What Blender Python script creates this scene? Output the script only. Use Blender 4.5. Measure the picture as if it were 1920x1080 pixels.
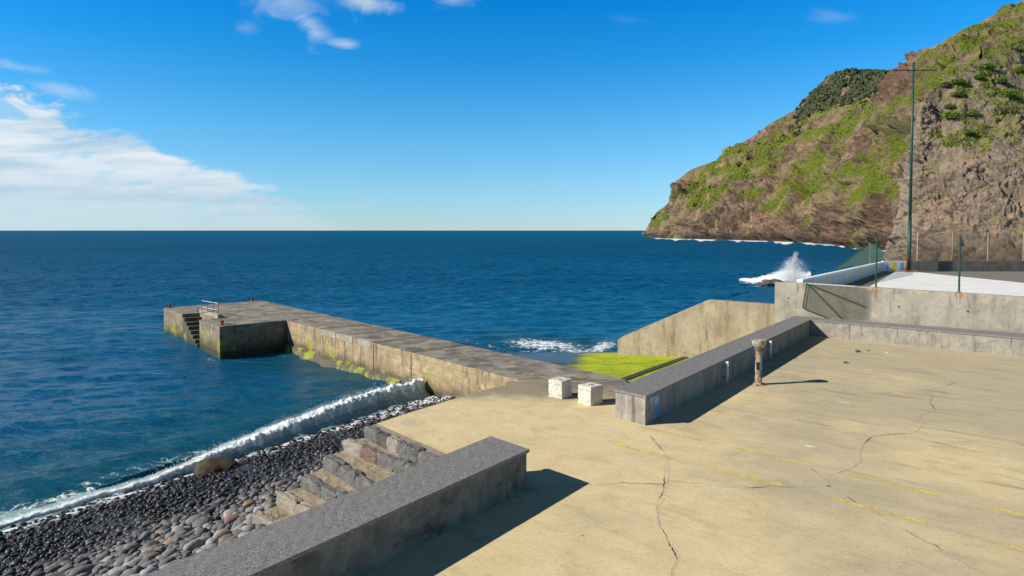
import bpy, bmesh, math, random
import numpy as np
from mathutils import Vector, Matrix
random.seed(7); rng = np.random.default_rng(7)
SC = bpy.context.scene; COL = SC.collection
for o in list(bpy.data.objects): bpy.data.objects.remove(o)
# ------------------------------------------------------------------ camera
H = 5.5; F = 1280.0; PY = 483.0
PITCH = math.atan(51/1280)
cam_d = bpy.data.cameras.new('camera'); cam = bpy.data.objects.new('camera', cam_d); COL.objects.link(cam)
cam_d.sensor_width = 36; cam_d.lens = 36*F/1920; cam_d.shift_y = -57/1920
cam_d.clip_start = .1; cam_d.clip_end = 100000
cam.location = (0, 0, H); cam.rotation_euler = (math.pi/2-PITCH, 0, 0)
SC.camera = cam
# ------------------------------------------------------------------ light
SUN_EL = math.radians(32); SHADOW_HEAD = math.radians(77)     # shadows fall towards this heading (clockwise from +Y)
SUN_HEAD = SHADOW_HEAD+math.pi
sd = Vector((math.sin(SUN_HEAD)*math.cos(SUN_EL), math.cos(SUN_HEAD)*math.cos(SUN_EL), math.sin(SUN_EL)))
sl = bpy.data.lights.new('sun', 'SUN'); sl.energy = 5.0; sl.angle = math.radians(.5); sl.color = (1, .93, .83)
sun = bpy.data.objects.new('sun', sl); COL.objects.link(sun)
sun.rotation_euler = sd.to_track_quat('Z', 'Y').to_euler()
SC.view_settings.view_transform = 'Standard'; SC.view_settings.look = 'None'
SC.view_settings.exposure = 0.35; SC.view_settings.gamma = 1
SC.cycles.max_bounces = 6; SC.cycles.transparent_max_bounces = 12
SC.cycles.use_denoising = True

# node helpers
def N(nt, t, ins=None, **props):
    n = nt.nodes.new(t)
    for k, v in props.items(): setattr(n, k, v)
    for k, v in (ins or {}).items():
        if isinstance(v, bpy.types.NodeSocket): nt.links.new(v, n.inputs[k])
        else: n.inputs[k].default_value = v
    return n
def mixc(nt, f, a, b, mode='MIX'):
    a = (*a, 1) if isinstance(a, tuple) and len(a) == 3 else a
    b = (*b, 1) if isinstance(b, tuple) and len(b) == 3 else b
    return N(nt, 'ShaderNodeMix', {0: f, 6: a, 7: b}, data_type='RGBA', blend_type=mode).outputs[2]
def mth(nt, op, a, b=0.0, c=0.0, clamp=False): return N(nt, 'ShaderNodeMath', {0: a, 1: b, 2: c}, operation=op, use_clamp=clamp).outputs[0]
def ramp(nt, f, *st):
    n = N(nt, 'ShaderNodeValToRGB', {0: f}); e = n.color_ramp.elements
    while len(e) < len(st): e.new(.5)
    for i, (p, c) in enumerate(st):
        e[i].position = p; e[i].color = (c, c, c, 1) if isinstance(c, (int, float)) else (*c, 1)
    return n.outputs[0]
def sstep(nt, v, a, b, o0=0.0, o1=1.0):
    return N(nt, 'ShaderNodeMapRange', {0: v, 1: a, 2: b, 3: o0, 4: o1}, interpolation_type='SMOOTHSTEP').outputs[0]
def noise(nt, vec, scale, detail=4, rough=.55, dist=0, out=0):
    ins = {'Scale': scale, 'Detail': detail, 'Roughness': rough, 'Distortion': dist}
    if vec is not None: ins['Vector'] = vec
    return N(nt, 'ShaderNodeTexNoise', ins).outputs[out]
def vmap(nt, vec, scale=(1, 1, 1), rot=(0, 0, 0), loc=(0, 0, 0)):
    return N(nt, 'ShaderNodeMapping', {'Vector': vec, 'Scale': scale, 'Rotation': rot, 'Location': loc}).outputs[0]
def pos(nt): return N(nt, 'ShaderNodeNewGeometry').outputs['Position']
def sep(nt, v): return N(nt, 'ShaderNodeSeparateXYZ', {0: v}).outputs
def attr(nt, name, out='Fac'): return N(nt, 'ShaderNodeAttribute', attribute_name=name).outputs[out]
def bump(nt, h, strength=.5, dist=.02, normal=None):
    ins = {'Height': h, 'Strength': strength, 'Distance': dist}
    if normal is not None: ins['Normal'] = normal
    return N(nt, 'ShaderNodeBump', ins).outputs[0]
def newmat(name):
    m = bpy.data.materials.new(name); m.use_nodes = True; nt = m.node_tree
    p = nt.nodes['Principled BSDF']; return m, nt, p
def put(nt, sock, v):
    if isinstance(v, bpy.types.NodeSocket): nt.links.new(v, sock)
    else: sock.default_value = (*v, 1) if isinstance(v, tuple) and len(v) == 3 and sock.type == 'RGBA' else v

# ------------------------------------------------------------------ sky with clouds
w = bpy.data.worlds.new('World'); SC.world = w; w.use_nodes = True; nt = w.node_tree
bg = nt.nodes['Background']
sky = N(nt, 'ShaderNodeTexSky', sky_type='NISHITA', sun_disc=False, sun_elevation=SUN_EL, sun_rotation=SUN_HEAD % (2*math.pi),
        altitude=0, air_density=1.0, dust_density=0.0, ozone_density=3.0)
d = N(nt, 'ShaderNodeTexCoord').outputs['Generated']
sx, sy, sz = sep(nt, d)
tint = ramp(nt, sz, (0.0, (.54, .78, 1.18)), (.07, (.50, .85, 1.15)), (.14, (.35, .88, 1.18)), (.24, (.09, .81, 1.27)), (.31, (.02, .76, 1.34)), (.48, (.23, .25, .30)), (1.0, (.25, .245, .245)))
skyt = mixc(nt, 1.0, sky.outputs[0], tint, 'MULTIPLY')
yy = mth(nt, 'MAXIMUM', sy, .05)
U = mth(nt, 'DIVIDE', sx, yy); V = mth(nt, 'DIVIDE', sz, yy)
front = sstep(nt, sy, .05, .3)
uv = N(nt, 'ShaderNodeCombineXYZ', {0: U, 1: V}).outputs[0]
n1 = noise(nt, vmap(nt, uv, (3.2, 13, 1)), 1.0, 8, .6, .4)
n2 = noise(nt, vmap(nt, uv, (9, 25, 1), loc=(3, 1, 0)), 1.0, 7, .62, .5)
n3 = noise(nt, vmap(nt, uv, (11, 15, 1), loc=(1, 5, 0)), 1.0, 9, .62, .9)
# bank of cloud low on the left
lim = mth(nt, 'SUBTRACT', mth(nt, 'MULTIPLY_ADD', U, -.45, -.107), V)
lim = mth(nt, 'MULTIPLY_ADD', mth(nt, 'SUBTRACT', n1, .5), .17, lim)
lim = mth(nt, 'MULTIPLY_ADD', mth(nt, 'SUBTRACT', n2, .5), .13, lim)
bank = sstep(nt, lim, -.004, .028)
holes = sstep(nt, n2, .36, .52, .35, 1.0)
core = sstep(nt, lim, .03, .10, 0, .95)
bank = mth(nt, 'MULTIPLY', bank, mth(nt, 'MAXIMUM', holes, core))
bank = mth(nt, 'MULTIPLY', bank, mth(nt, 'MULTIPLY', sstep(nt, U, .0, -.35), sstep(nt, mth(nt, 'ADD', noise(nt, vmap(nt, uv, (3.0, 26, 1), loc=(2, 7, 0)), 1.0, 6, .6, .3), mth(nt, 'MULTIPLY_ADD', U, -.55, -.12)), .40, .56, .12, 1.0)))
low = sstep(nt, V, .0, .06)                       # near the horizon the bank thins into haze
bank = mth(nt, 'MULTIPLY', bank, mth(nt, 'MULTIPLY_ADD', low, .45, .5))
def puff(cx, cy, rx, ry, rot, k):
    v = vmap(nt, uv, (1, 1, 1), loc=(-(cx-960)/1280, -(432-cy)/1280, 0))
    v = N(nt, 'ShaderNodeVectorRotate', {'Vector': v, 'Angle': math.radians(rot)}, rotation_type='Z_AXIS').outputs[0]
    v = vmap(nt, v, (1280/rx, 1280/ry, 0))
    l = N(nt, 'ShaderNodeVectorMath', {0: v}, operation='LENGTH').outputs[1]
    q = mth(nt, 'MULTIPLY_ADD', mth(nt, 'SUBTRACT', n3, .5), 3.2, mth(nt, 'SUBTRACT', 1.0, l))
    return mth(nt, 'MULTIPLY', sstep(nt, q, -.1, 1.5), k)
cl = bank
for p in ((545, 10, 95, 40, 5, .8), (590, 55, 62, 30, 40, .8), (640, 86, 50, 12, 8, .6), (690, 12, 75, 16, 6, .75), (845, 4, 62, 20, 0, .6),
          (35, 127, 60, 13, 8, .5), (130, 172, 70, 14, 10, .35), (1180, 42, 45, 14, 0, .12), (1545, 38, 45, 16, 0, .12), (640, 385, 230, 9, -1, .28), (840, 375, 130, 6, -2, .22), (460, 60, 40, 20, 0, .3)):
    cl = mth(nt, 'MAXIMUM', cl, puff(*p))
cl = mth(nt, 'MULTIPLY', cl, front, clamp=True)
n4 = noise(nt, vmap(nt, uv, (2.6, 30, 1), loc=(8, 2, 0)), 1.0, 6, .6, .3)
shade = mth(nt, 'MULTIPLY', sstep(nt, mth(nt, 'MULTIPLY_ADD', n4, .8, mth(nt, 'MULTIPLY', n1, .4)), .46, .70), sstep(nt, V, .02, .15, .35, 1.0))
ccol = mixc(nt, shade, (3.9, 5.1, 6.0), (6.9, 7.2, 7.5))
skyc = mixc(nt, cl, skyt, ccol)
put(nt, bg.inputs[0], skyc); bg.inputs[1].default_value = .1

# ------------------------------------------------------------------ layout helpers: pixel of the 1920x1080 photo -> point of the place
def ray(x, y):
    c, s = math.cos(PITCH), math.sin(PITCH); a = (x-960)/F; b = (PY-y)/F
    return Vector((a, c+b*s, b*c-s))
CAM = Vector((0, 0, H))
def at(x, y, z):                       # on the horizontal plane z
    r = ray(x, y); return CAM+r*((z-H)/r.z)
def atY(x, y, Y):
    r = ray(x, y); return CAM+r*(Y/r.y)
def atplane(x, y, P, dr):              # on the vertical plane through P along dr
    n = Vector((dr.y, -dr.x, 0)); r = ray(x, y); return CAM+r*((P-CAM).dot(n)/r.dot(n))
def px(P):                             # numpy (n,3) -> pixels
    P = np.atleast_2d(P); c, s = math.cos(PITCH), math.sin(PITCH)
    z = P[:, 2]-H; f = P[:, 1]*c-z*s; u = P[:, 1]*s+z*c
    return 960+F*P[:, 0]/f, PY-F*u/f
SEA = -2.93; PIER = -.96

# vectorised gradient noise
_perm = np.random.default_rng(3).permutation(256); _perm = np.concatenate([_perm, _perm])
_gr = np.random.default_rng(4).normal(size=(256, 3)); _gr /= np.linalg.norm(_gr, axis=1)[:, None]
def pn(P):
    i = np.floor(P).astype(int); f = P-i; i &= 255; t = f*f*f*(f*(f*6-15)+10); r = 0
    for dx in (0, 1):
        for dy in (0, 1):
            for dz in (0, 1):
                h = _perm[_perm[_perm[(i[:, 0]+dx) & 255]+((i[:, 1]+dy) & 255)]+((i[:, 2]+dz) & 255)]
                g = _gr[h]; dv = (f[:, 0]-dx)*g[:, 0]+(f[:, 1]-dy)*g[:, 1]+(f[:, 2]-dz)*g[:, 2]
                r = r+dv*(t[:, 0] if dx else 1-t[:, 0])*(t[:, 1] if dy else 1-t[:, 1])*(t[:, 2] if dz else 1-t[:, 2])
    return r*1.6
def fbm(P, o=4, g=.5, lac=2.03):
    r = 0; a = 1
    for k in range(o): r = r+a*pn(P*lac**k+k*17.3); a *= g
    return r
def ridge(P, o=4, g=.5):
    r = 0; a = 1
    for k in range(o): r = r+a*(1-2*np.abs(pn(P*2.07**k+k*11.1))); a *= g
    return r

_jit = np.random.default_rng(9).random((256, 3)); _rv = np.random.default_rng(10).random((256, 3))
def cells(P):
    """fractured blocks: distance to the crack between cells, and three random numbers of the cell"""
    i = np.floor(P).astype(int); f = P-i; d1 = np.full(len(P), 9.); d2 = np.full(len(P), 9.); b = np.zeros(len(P), int)
    for dx in (-1, 0, 1):
        for dy in (-1, 0, 1):
            for dz in (-1, 0, 1):
                h = _perm[_perm[_perm[(i[:, 0]+dx) & 255]+((i[:, 1]+dy) & 255)]+((i[:, 2]+dz) & 255)]
                d = np.sqrt(((_jit[h]+np.array([dx, dy, dz])-f)**2).sum(1)); nw = d < d1
                d2 = np.where(nw, d1, np.minimum(d2, d)); b = np.where(nw, h, b); d1 = np.where(nw, d, d1)
    return d2-d1, _rv[b]
# ------------------------------------------------------------------ object helpers
def mesh_obj(name, verts, faces, mat=None, parent=None, smooth=False, attrs=None):
    me = bpy.data.meshes.new(name)
    V_ = np.asarray(verts, dtype=np.float32).reshape(-1, 3)
    if isinstance(faces, np.ndarray):
        k = faces.shape[1]
        me.vertices.add(len(V_)); me.vertices.foreach_set('co', V_.ravel())
        me.loops.add(faces.size); me.loops.foreach_set('vertex_index', faces.ravel().astype(np.int32))
        me.polygons.add(len(faces)); me.polygons.foreach_set('loop_start', np.arange(0, faces.size, k, dtype=np.int32))
        me.update(calc_edges=True)
    else:
        me.from_pydata([tuple(map(float, v)) for v in V_], [], faces)
    if smooth: me.polygons.foreach_set('use_smooth', np.ones(len(me.polygons), dtype=bool))
    for k, v in (attrs or {}).items():
        v = np.asarray(v, dtype=np.float32)
        if v.ndim == 2: a = me.attributes.new(k, 'FLOAT_COLOR', 'POINT'); a.data.foreach_set('color', v.ravel())
        else: a = me.attributes.new(k, 'FLOAT', 'POINT'); a.data.foreach_set('value', v)
    if mat: me.materials.append(mat)
    me.update()
    o = bpy.data.objects.new(name, me); COL.objects.link(o)
    if parent is not None: o.parent = parent
    return o
def tag(o, label=None, cat=None, group=None, kind=None):
    if label: o['label'] = label
    if cat: o['category'] = cat
    if group: o['group'] = group
    if kind: o['kind'] = kind
    return o
def root(name, loc=(0, 0, 0), label=None, cat=None, group=None, rz=0):
    o = bpy.data.objects.new(name, None); o.empty_display_size = .2; COL.objects.link(o); o.location = loc; o.rotation_euler = (0, 0, rz)
    return tag(o, label, cat, group)
class MB:
    def __init__(s): s.v = []; s.f = []
    def add(s, v, f): b = len(s.v); s.v += [tuple(x) for x in v]; s.f += [tuple(i+b for i in q) for q in f]; return s
    def prism(s, poly, z0, z1):
        """poly: list of (x,y); z0/z1 number or list per corner"""
        n = len(poly); a = sum(poly[i][0]*poly[(i+1) % n][1]-poly[(i+1) % n][0]*poly[i][1] for i in range(n))
        if a < 0:
            poly = poly[::-1]
            if isinstance(z0, list): z0 = z0[::-1]
            if isinstance(z1, list): z1 = z1[::-1]
        Z0 = z0 if isinstance(z0, list) else [z0]*n; Z1 = z1 if isinstance(z1, list) else [z1]*n
        v = [(p[0], p[1], z) for p, z in zip(poly, Z0)]+[(p[0], p[1], z) for p, z in zip(poly, Z1)]
        f = [tuple(range(n))[::-1], tuple(range(n, 2*n))]+[(i, (i+1) % n, n+(i+1) % n, n+i) for i in range(n)]
        return s.add(v, f)
    def box(s, c, d, rz=0, M=None):
        v = []
        for x in (-.5, .5):
            for y in (-.5, .5):
                for z in (-.5, .5): v.append(Vector((x*d[0], y*d[1], z*d[2])))
        R = M if M is not None else Matrix.Rotation(rz, 3, 'Z')
        v = [R @ p+Vector(c) for p in v]
        return s.add(v, [(0, 1, 3, 2), (4, 6, 7, 5), (0, 4, 5, 1), (2, 3, 7, 6), (0, 2, 6, 4), (1, 5, 7, 3)])
    def tube(s, a, b, r, n=8, r2=None):
        a = Vector(a); b = Vector(b); r2 = r if r2 is None else r2; q = (b-a).to_track_quat('Z', 'Y')
        v = [a+q @ Vector((r*math.cos(t), r*math.sin(t), 0)) for t in [2*math.pi*i/n for i in range(n)]]
        v += [b+q @ Vector((r2*math.cos(t), r2*math.sin(t), 0)) for t in [2*math.pi*i/n for i in range(n)]]
        return s.add(v, [tuple(range(n))[::-1], tuple(range(n, 2*n))]+[(i, (i+1) % n, n+(i+1) % n, n+i) for i in range(n)])
    def lathe(s, prof, c=(0, 0, 0), n=24):
        v = []; f = []
        for r, z in prof:
            for i in range(n): t = 2*math.pi*i/n; v.append((c[0]+r*math.cos(t), c[1]+r*math.sin(t), c[2]+z))
        for k in range(len(prof)-1):
            for i in range(n): f.append((k*n+i, k*n+(i+1) % n, (k+1)*n+(i+1) % n, (k+1)*n+i))
        f.append(tuple(range(n))[::-1]); f.append(tuple(range((len(prof)-1)*n, len(prof)*n)))
        return s.add(v, f)
    def build(s, name, mat, parent=None, smooth=False, bevel=0, off=None):
        v = s.v if off is None else [Vector(p)-Vector(off) for p in s.v]
        o = mesh_obj(name, v, s.f, mat, parent, smooth)
        if bevel:
            m = o.modifiers.new('bevel', 'BEVEL'); m.width = bevel; m.segments = 2; m.limit_method = 'ANGLE'
        if smooth == 'auto':
            pass
        return o
def rough_mesh(o, cuts=3, amp=.02, scale=3.0, seed=0, edge=None, size=None):
    """subdivide a mesh object and displace it with noise so that cast concrete and stone are not perfect"""
    bm = bmesh.new(); bm.from_mesh(o.data)
    if size:
        for _ in range(8):
            es = [e for e in bm.edges if e.calc_length() > size]
            if not es or len(bm.verts) > 60000: break
            bmesh.ops.subdivide_edges(bm, edges=es, cuts=1, use_grid_fill=True)
        bmesh.ops.triangulate(bm, faces=[f for f in bm.faces if len(f.verts) > 4])
    else: bmesh.ops.subdivide_edges(bm, edges=bm.edges[:], cuts=cuts, use_grid_fill=True)
    bm.normal_update()
    P = np.array([v.co[:] for v in bm.verts]); Nn = np.array([v.normal[:] for v in bm.verts])
    dsp = fbm(P*scale+seed*3.7, 4, .55)*amp
    for v, p in zip(bm.verts, P+Nn*dsp[:, None]): v.co = p
    bm.to_mesh(o.data); bm.free(); return o
_rocks = {}
def rock_mesh(name, dims, seed, mat, sub=3, amp=.12, power=4.0):
    bm = bmesh.new(); bmesh.ops.create_icosphere(bm, subdivisions=sub, radius=1)
    P = np.array([v.co[:] for v in bm.verts])
    k = (np.abs(P)**power).sum(1)**(-1/power); P = P*k[:, None]*.5
    P = P*(1+amp*fbm(P*2.2+seed*5.1, 4, .55))[:, None]
    P = P*np.array(dims)
    for v, p in zip(bm.verts, P): v.co = p
    me = bpy.data.meshes.new(name); bm.to_mesh(me); bm.free(); me.materials.append(mat)
    return me
# ------------------------------------------------------------------ materials
def concrete(name, c1, c2, streak=.6, scale=1.0, board=0.0, algae=None, rough=.9, bumps=.5, rust=0.0, lime=0.0, sv=(3.2, .35), dark=(.045, .04, .033)):
    m, nt, p = newmat(name); P = pos(nt); X, Y, Z = sep(nt, P)
    a = noise(nt, P, 1.1*scale, 6, .62); b = noise(nt, P, 7*scale, 6, .65)
    col = mixc(nt, sstep(nt, a, .35, .65), c1, c2)
    col = mixc(nt, sstep(nt, b, .48, .72, 0, .45), col, tuple(x*.55 for x in c1))
    st = noise(nt, vmap(nt, P, (sv[0]*scale, sv[0]*scale, sv[1])), 1.0, 6, .65)
    col = mixc(nt, sstep(nt, st, .5, .74, 0, streak), col, dark)
    st2 = noise(nt, vmap(nt, P, (5*scale, 5*scale, .5), loc=(7, 3, 1)), 1.0, 4, .6)
    col = mixc(nt, sstep(nt, st2, .58, .8, 0, streak*.6), col, tuple(min(.6, x*1.45) for x in c2))
    if rust: col = mixc(nt, sstep(nt, noise(nt, vmap(nt, P, (2.2, 2.2, .5), loc=(4, 9, 2)), 1.0, 5, .7), .60, .74, 0, rust), col, (.28, .12, .045))
    if lime: col = mixc(nt, sstep(nt, noise(nt, vmap(nt, P, (1, 1, 1.6), loc=(9, 1, 4)), 1.3, 7, .7), .54, .62, 0, lime), col, (.52, .45, .27))
    h = b
    if board:
        fr = mth(nt, 'FRACT', mth(nt, 'DIVIDE', Z, board)); ln = sstep(nt, mth(nt, 'ABSOLUTE', mth(nt, 'SUBTRACT', fr, .5)), .47, .5)
        ln = mth(nt, 'MULTIPLY', ln, sstep(nt, a, .4, .6, .15, .8))
        col = mixc(nt, ln, col, dark); h = mth(nt, 'SUBTRACT', h, ln)
    if algae:
        z0, z1 = algae
        g = sstep(nt, mth(nt, 'ADD', Z, mth(nt, 'MULTIPLY', mth(nt, 'SUBTRACT', noise(nt, P, .9, 6, .65), .5), 1.5)), z1, z0)
        col = mixc(nt, mth(nt, 'MULTIPLY', g, .85), col, (.055, .05, .018))
        gg = mth(nt, 'MULTIPLY', sstep(nt, Z, z1+.35, z1-.1), sstep(nt, noise(nt, P, .55, 5, .62, .3), .50, .62))
        col = mixc(nt, mth(nt, 'MULTIPLY', gg, .9), col, (.26, .28, .015))
        wet = sstep(nt, Z, z0+.12, z0-.1)
        col = mixc(nt, mth(nt, 'MULTIPLY', wet, .7), col, (.02, .02, .012))
    put(nt, p.inputs['Base Color'], col); p.inputs['Roughness'].default_value = rough
    f = noise(nt, P, 45, 4, .7); hh = mth(nt, 'MULTIPLY_ADD', f, .35, h)
    put(nt, p.inputs['Normal'], bump(nt, hh, bumps, .02)); return m
M = {}
M['conc'] = concrete('weathered concrete', (.27, .235, .185), (.36, .32, .25), .75, board=0, rust=.25)
M['conc_wall'] = concrete('parapet concrete', (.24, .215, .175), (.33, .30, .245), .85, scale=1.3, rust=.15, dark=(.06, .05, .04))
M['conc_pale'] = concrete('pale court wall concrete', (.27, .24, .19), (.36, .325, .26), .5, scale=.8, rust=.12, lime=.35)
M['conc_slip'] = concrete('slipway wall concrete', (.28, .22, .14), (.38, .31, .21), .7, scale=.7, rust=.3)
M['pier_side'] = concrete('pier side concrete', (.26, .19, .105), (.39, .29, .165), .95, board=.62, algae=(SEA+.25, SEA+.95), lime=.5, rust=.35)
M['pier_top'] = concrete('pier top concrete', (.12, .105, .085), (.28, .25, .20), .1, scale=.8, lime=.45, rust=.12)
M['pier_head'] = concrete('stained pier head concrete', (.155, .125, .085), (.26, .215, .14), .85, board=.62, algae=(SEA+.25, SEA+1.15), lime=.3, rust=.3)
M['step_dark'] = concrete('shade-darkened step concrete with algae', (.075, .065, .045), (.13, .115, .08), .5, algae=(SEA+.2, SEA+.8))  # base colour darkened to carry the shade on the risers; algae near the waterline
M['block'] = concrete('whitewashed concrete', (.54, .50, .42), (.66, .62, .53), .3, scale=2.5, rust=.12)
M['tread'] = concrete('pebbly mortar', (.27, .215, .145), (.36, .295, .205), .1, scale=2.0, bumps=1.0)
M['court_floor'] = concrete('grey court asphalt', (.17, .155, .13), (.21, .19, .16), .2)
M['back_wall'] = concrete('dark court wall', (.10, .095, .075), (.15, .14, .115), .5)

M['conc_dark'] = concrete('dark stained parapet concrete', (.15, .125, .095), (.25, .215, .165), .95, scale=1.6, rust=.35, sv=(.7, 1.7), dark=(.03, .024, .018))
def plaza_mat():
    m, nt, p = newmat('tan plaza screed'); P = pos(nt); X, Y, Z = sep(nt, P)
    along = vmap(nt, P, (1, 1, 1), rot=(0, 0, math.radians(43.5)))   # x axis along the screed strokes
    big = noise(nt, P, .22, 5, .6); mid = noise(nt, P, 1.3, 6, .65)
    st = noise(nt, vmap(nt, along, (.35, 2.6, 1)), 1.0, 7, .68, .4)
    col = mixc(nt, sstep(nt, mid, .3, .7), (.61, .485, .25), (.68, .56, .32))
    col = mixc(nt, sstep(nt, mth(nt, 'MULTIPLY_ADD', X, .02, big), .52, .80, 0, .75), col, (.385, .34, .225))
    right = sstep(nt, X, 2, 11)
    col = mixc(nt, mth(nt, 'MULTIPLY', sstep(nt, st, .52, .70), mth(nt, 'MULTIPLY_ADD', right, .5, .16)), col, (.22, .185, .125))
    col = mixc(nt, mth(nt, 'MULTIPLY', sstep(nt, st, .46, .30), .25), col, (.60, .49, .31))
    col = mixc(nt, sstep(nt, noise(nt, P, .55, 7, .72, .5), .56, .72, 0, .5), col, (.25, .21, .15))
    # worn grey way up to the pier, dark wet patch round the blocks
    ldir = (rampR-e4); ldir.z = 0; ldir.normalize(); ln_ = Vector((-ldir.y, ldir.x, 0))
    dd = N(nt, 'ShaderNodeVectorMath', {0: vmap(nt, P, loc=(-e4.x, -e4.y, 0)), 1: tuple(ln_)}, operation='DOT_PRODUCT').outputs['Value']
    dd = mth(nt, 'MULTIPLY_ADD', mth(nt, 'SUBTRACT', noise(nt, P, .6, 5, .65), .5), 3.2, dd)
    gx = N(nt, 'ShaderNodeVectorMath', {0: vmap(nt, P, loc=(-e4.x, -e4.y, 0)), 1: tuple(ldir)}, operation='DOT_PRODUCT').outputs['Value']
    inr = sstep(nt, mth(nt, 'MULTIPLY_ADD', mth(nt, 'SUBTRACT', mid, .5), 1.5, gx), 5.6, 4.2)
    col = mixc(nt, mth(nt, 'MULTIPLY', sstep(nt, dd, -2.6, -.9, 0, .85), inr), col, (.20, .165, .12))
    col = mixc(nt, mth(nt, 'MULTIPLY', mth(nt, 'MULTIPLY', sstep(nt, dd, -1.0, .1, 0, .8), mth(nt, 'MULTIPLY', inr, sstep(nt, gx, 1.0, 2.2))), sstep(nt, noise(nt, vmap(nt, P, (.5, 1.6, 1)), 1.0, 5, .6), .44, .54)), col, (.05, .047, .05))
    w1 = noise(nt, vmap(nt, along, (.8, 1.6, 1), loc=(5, 2, 0)), 1.0, 8, .72, .6)
    col = mixc(nt, sstep(nt, w1, .50, .66, 0, .32), col, (.33, .275, .165)); col = mixc(nt, sstep(nt, w1, .44, .32, 0, .35), col, (.62, .53, .36))
    w2 = noise(nt, vmap(nt, P, loc=(3, 8, 0)), 2.6, 8, .75, .3); col = mixc(nt, sstep(nt, w2, .56, .70, 0, .32), col, (.24, .195, .125))
    sp = noise(nt, P, 38, 4, .75)
    col = mixc(nt, sstep(nt, sp, .30, .42, .3, 0), col, (.16, .12, .07))
    g2 = noise(nt, vmap(nt, P, loc=(1, 4, 0)), 13, 6, .78); col = mixc(nt, sstep(nt, g2, .53, .66, 0, .5), col, (.27, .22, .14)); col = mixc(nt, sstep(nt, g2, .46, .33, 0, .45), col, (.68, .58, .40))
    spots = N(nt, 'ShaderNodeTexVoronoi', {'Vector': P, 'Scale': 3.1}).outputs[0]
    col = mixc(nt, sstep(nt, spots, .07, .04, 0, .6), col, (.14, .09, .05))
    put(nt, p.inputs['Base Color'], col); p.inputs['Roughness'].default_value = .92
    h = mth(nt, 'MULTIPLY_ADD', sp, .5, mth(nt, 'ADD', st, mid))
    put(nt, p.inputs['Normal'], bump(nt, h, .35, .015)); return m


def granite():
    m, nt, p = newmat('speckled granite coping'); P = pos(nt)
    v = N(nt, 'ShaderNodeTexVoronoi', {'Vector': P, 'Scale': 85.0}).outputs[1]
    v2 = N(nt, 'ShaderNodeTexVoronoi', {'Vector': P, 'Scale': 40.0}).outputs[1]
    sv = sep(nt, v)[0]; sv2 = sep(nt, v2)[1]
    col = ramp(nt, sv, (0, (.10, .097, .092)), (.35, (.165, .16, .15)), (.62, (.21, .203, .19)), (.8, (.265, .255, .24)), (1, (.38, .365, .335)))
    col = mixc(nt, sstep(nt, sv2, .72, .9, 0, .5), col, (.05, .05, .055))
    big = noise(nt, P, .9, 6, .65); col = mixc(nt, sstep(nt, big, .45, .7, 0, .35), col, (.20, .195, .185))
    col = mixc(nt, sstep(nt, noise(nt, P, 3.0, 7, .75), .60, .72, 0, .45), col, (.30, .29, .27))
    put(nt, p.inputs['Base Color'], col); p.inputs['Roughness'].default_value = .75
    put(nt, p.inputs['Normal'], bump(nt, sv, .25, .004)); return m
M['granite'] = granite()

def simple(name, c, rough=.6, metal=0.0, var=.25, scale=8, rustc=None, rustk=.5, c2=None):
    m, nt, p = newmat(name); P = pos(nt); n = noise(nt, P, scale, 6, .65)
    col = mixc(nt, sstep(nt, n, .3, .7), tuple(x*(1-var) for x in c), c2 or tuple(min(1, x*(1+var)) for x in c))
    if rustc: col = mixc(nt, sstep(nt, noise(nt, P, scale*.6, 6, .7), 1-rustk-.05, 1-rustk+.05), col, rustc)
    put(nt, p.inputs['Base Color'], col); p.inputs['Roughness'].default_value = rough; p.inputs['Metallic'].default_value = metal
    put(nt, p.inputs['Normal'], bump(nt, n, .3, .01)); return m
M['green_paint'] = simple('dark green painted steel', (.010, .055, .040), .5, rustc=(.10, .045, .02), rustk=.38)
M['green_net'] = simple('green coated wire', (.05, .12, .085), .6)
M['net_grey'] = simple('galvanised wire', (.13, .15, .11), .6, rustc=(.22, .12, .06), rustk=.45)
M['rust'] = simple('rusted steel', (.27, .10, .032), .9, scale=6, c2=(.42, .19, .06))
M['rust_dull'] = simple('dull brown rust', (.17, .11, .06), .9, scale=6)
M['rust_red'] = simple('red rusted iron', (.16, .035, .025), .85, scale=9)
M['galv'] = simple('dull white handrail', (.5, .5, .48), .5, rustc=(.07, .045, .03), rustk=.42)
M['dark_steel'] = simple('dark handrail steel', (.06, .05, .045), .7)
M['white_pvc'] = simple('white plastic pipe', (.62, .64, .64), .45, var=.12)
M['pale_post'] = simple('pale fence post', (.40, .34, .25), .8, rustc=(.38, .20, .10), rustk=.4)
M['black'] = simple('black hole', (.01, .01, .01), .9)
M['yellow'] = None
M['leaf_dry'] = simple('dry brown leaf', (.09, .055, .03), .9)
M['column'] = simple('rusty weathered column', (.42, .385, .31), .8, scale=5, rustc=(.22, .13, .07), rustk=.46)
def paint(name, c, thr):
    m, nt, p = newmat(name); P = pos(nt)
    a = sstep(nt, mth(nt, 'ADD', mth(nt, 'MULTIPLY', noise(nt, P, 16, 6, .75), .6), mth(nt, 'MULTIPLY', noise(nt, P, 1.6, 4, .6), .5)), thr-.05, thr+.07)
    put(nt, p.inputs['Base Color'], c); p.inputs['Roughness'].default_value = .8
    put(nt, p.inputs['Alpha'], a); return m
M['yellow'] = paint('worn yellow paint', (.68, .55, .13), .522)
M['white_worn'] = paint('worn white paint', (.72, .68, .58), .50)
M['white_patch'] = paint('pale mortar smear', (.60, .55, .46), .56)
M['court_white'] = simple('white painted court', (.86, .85, .83), .6, var=.06, scale=.5)

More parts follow.
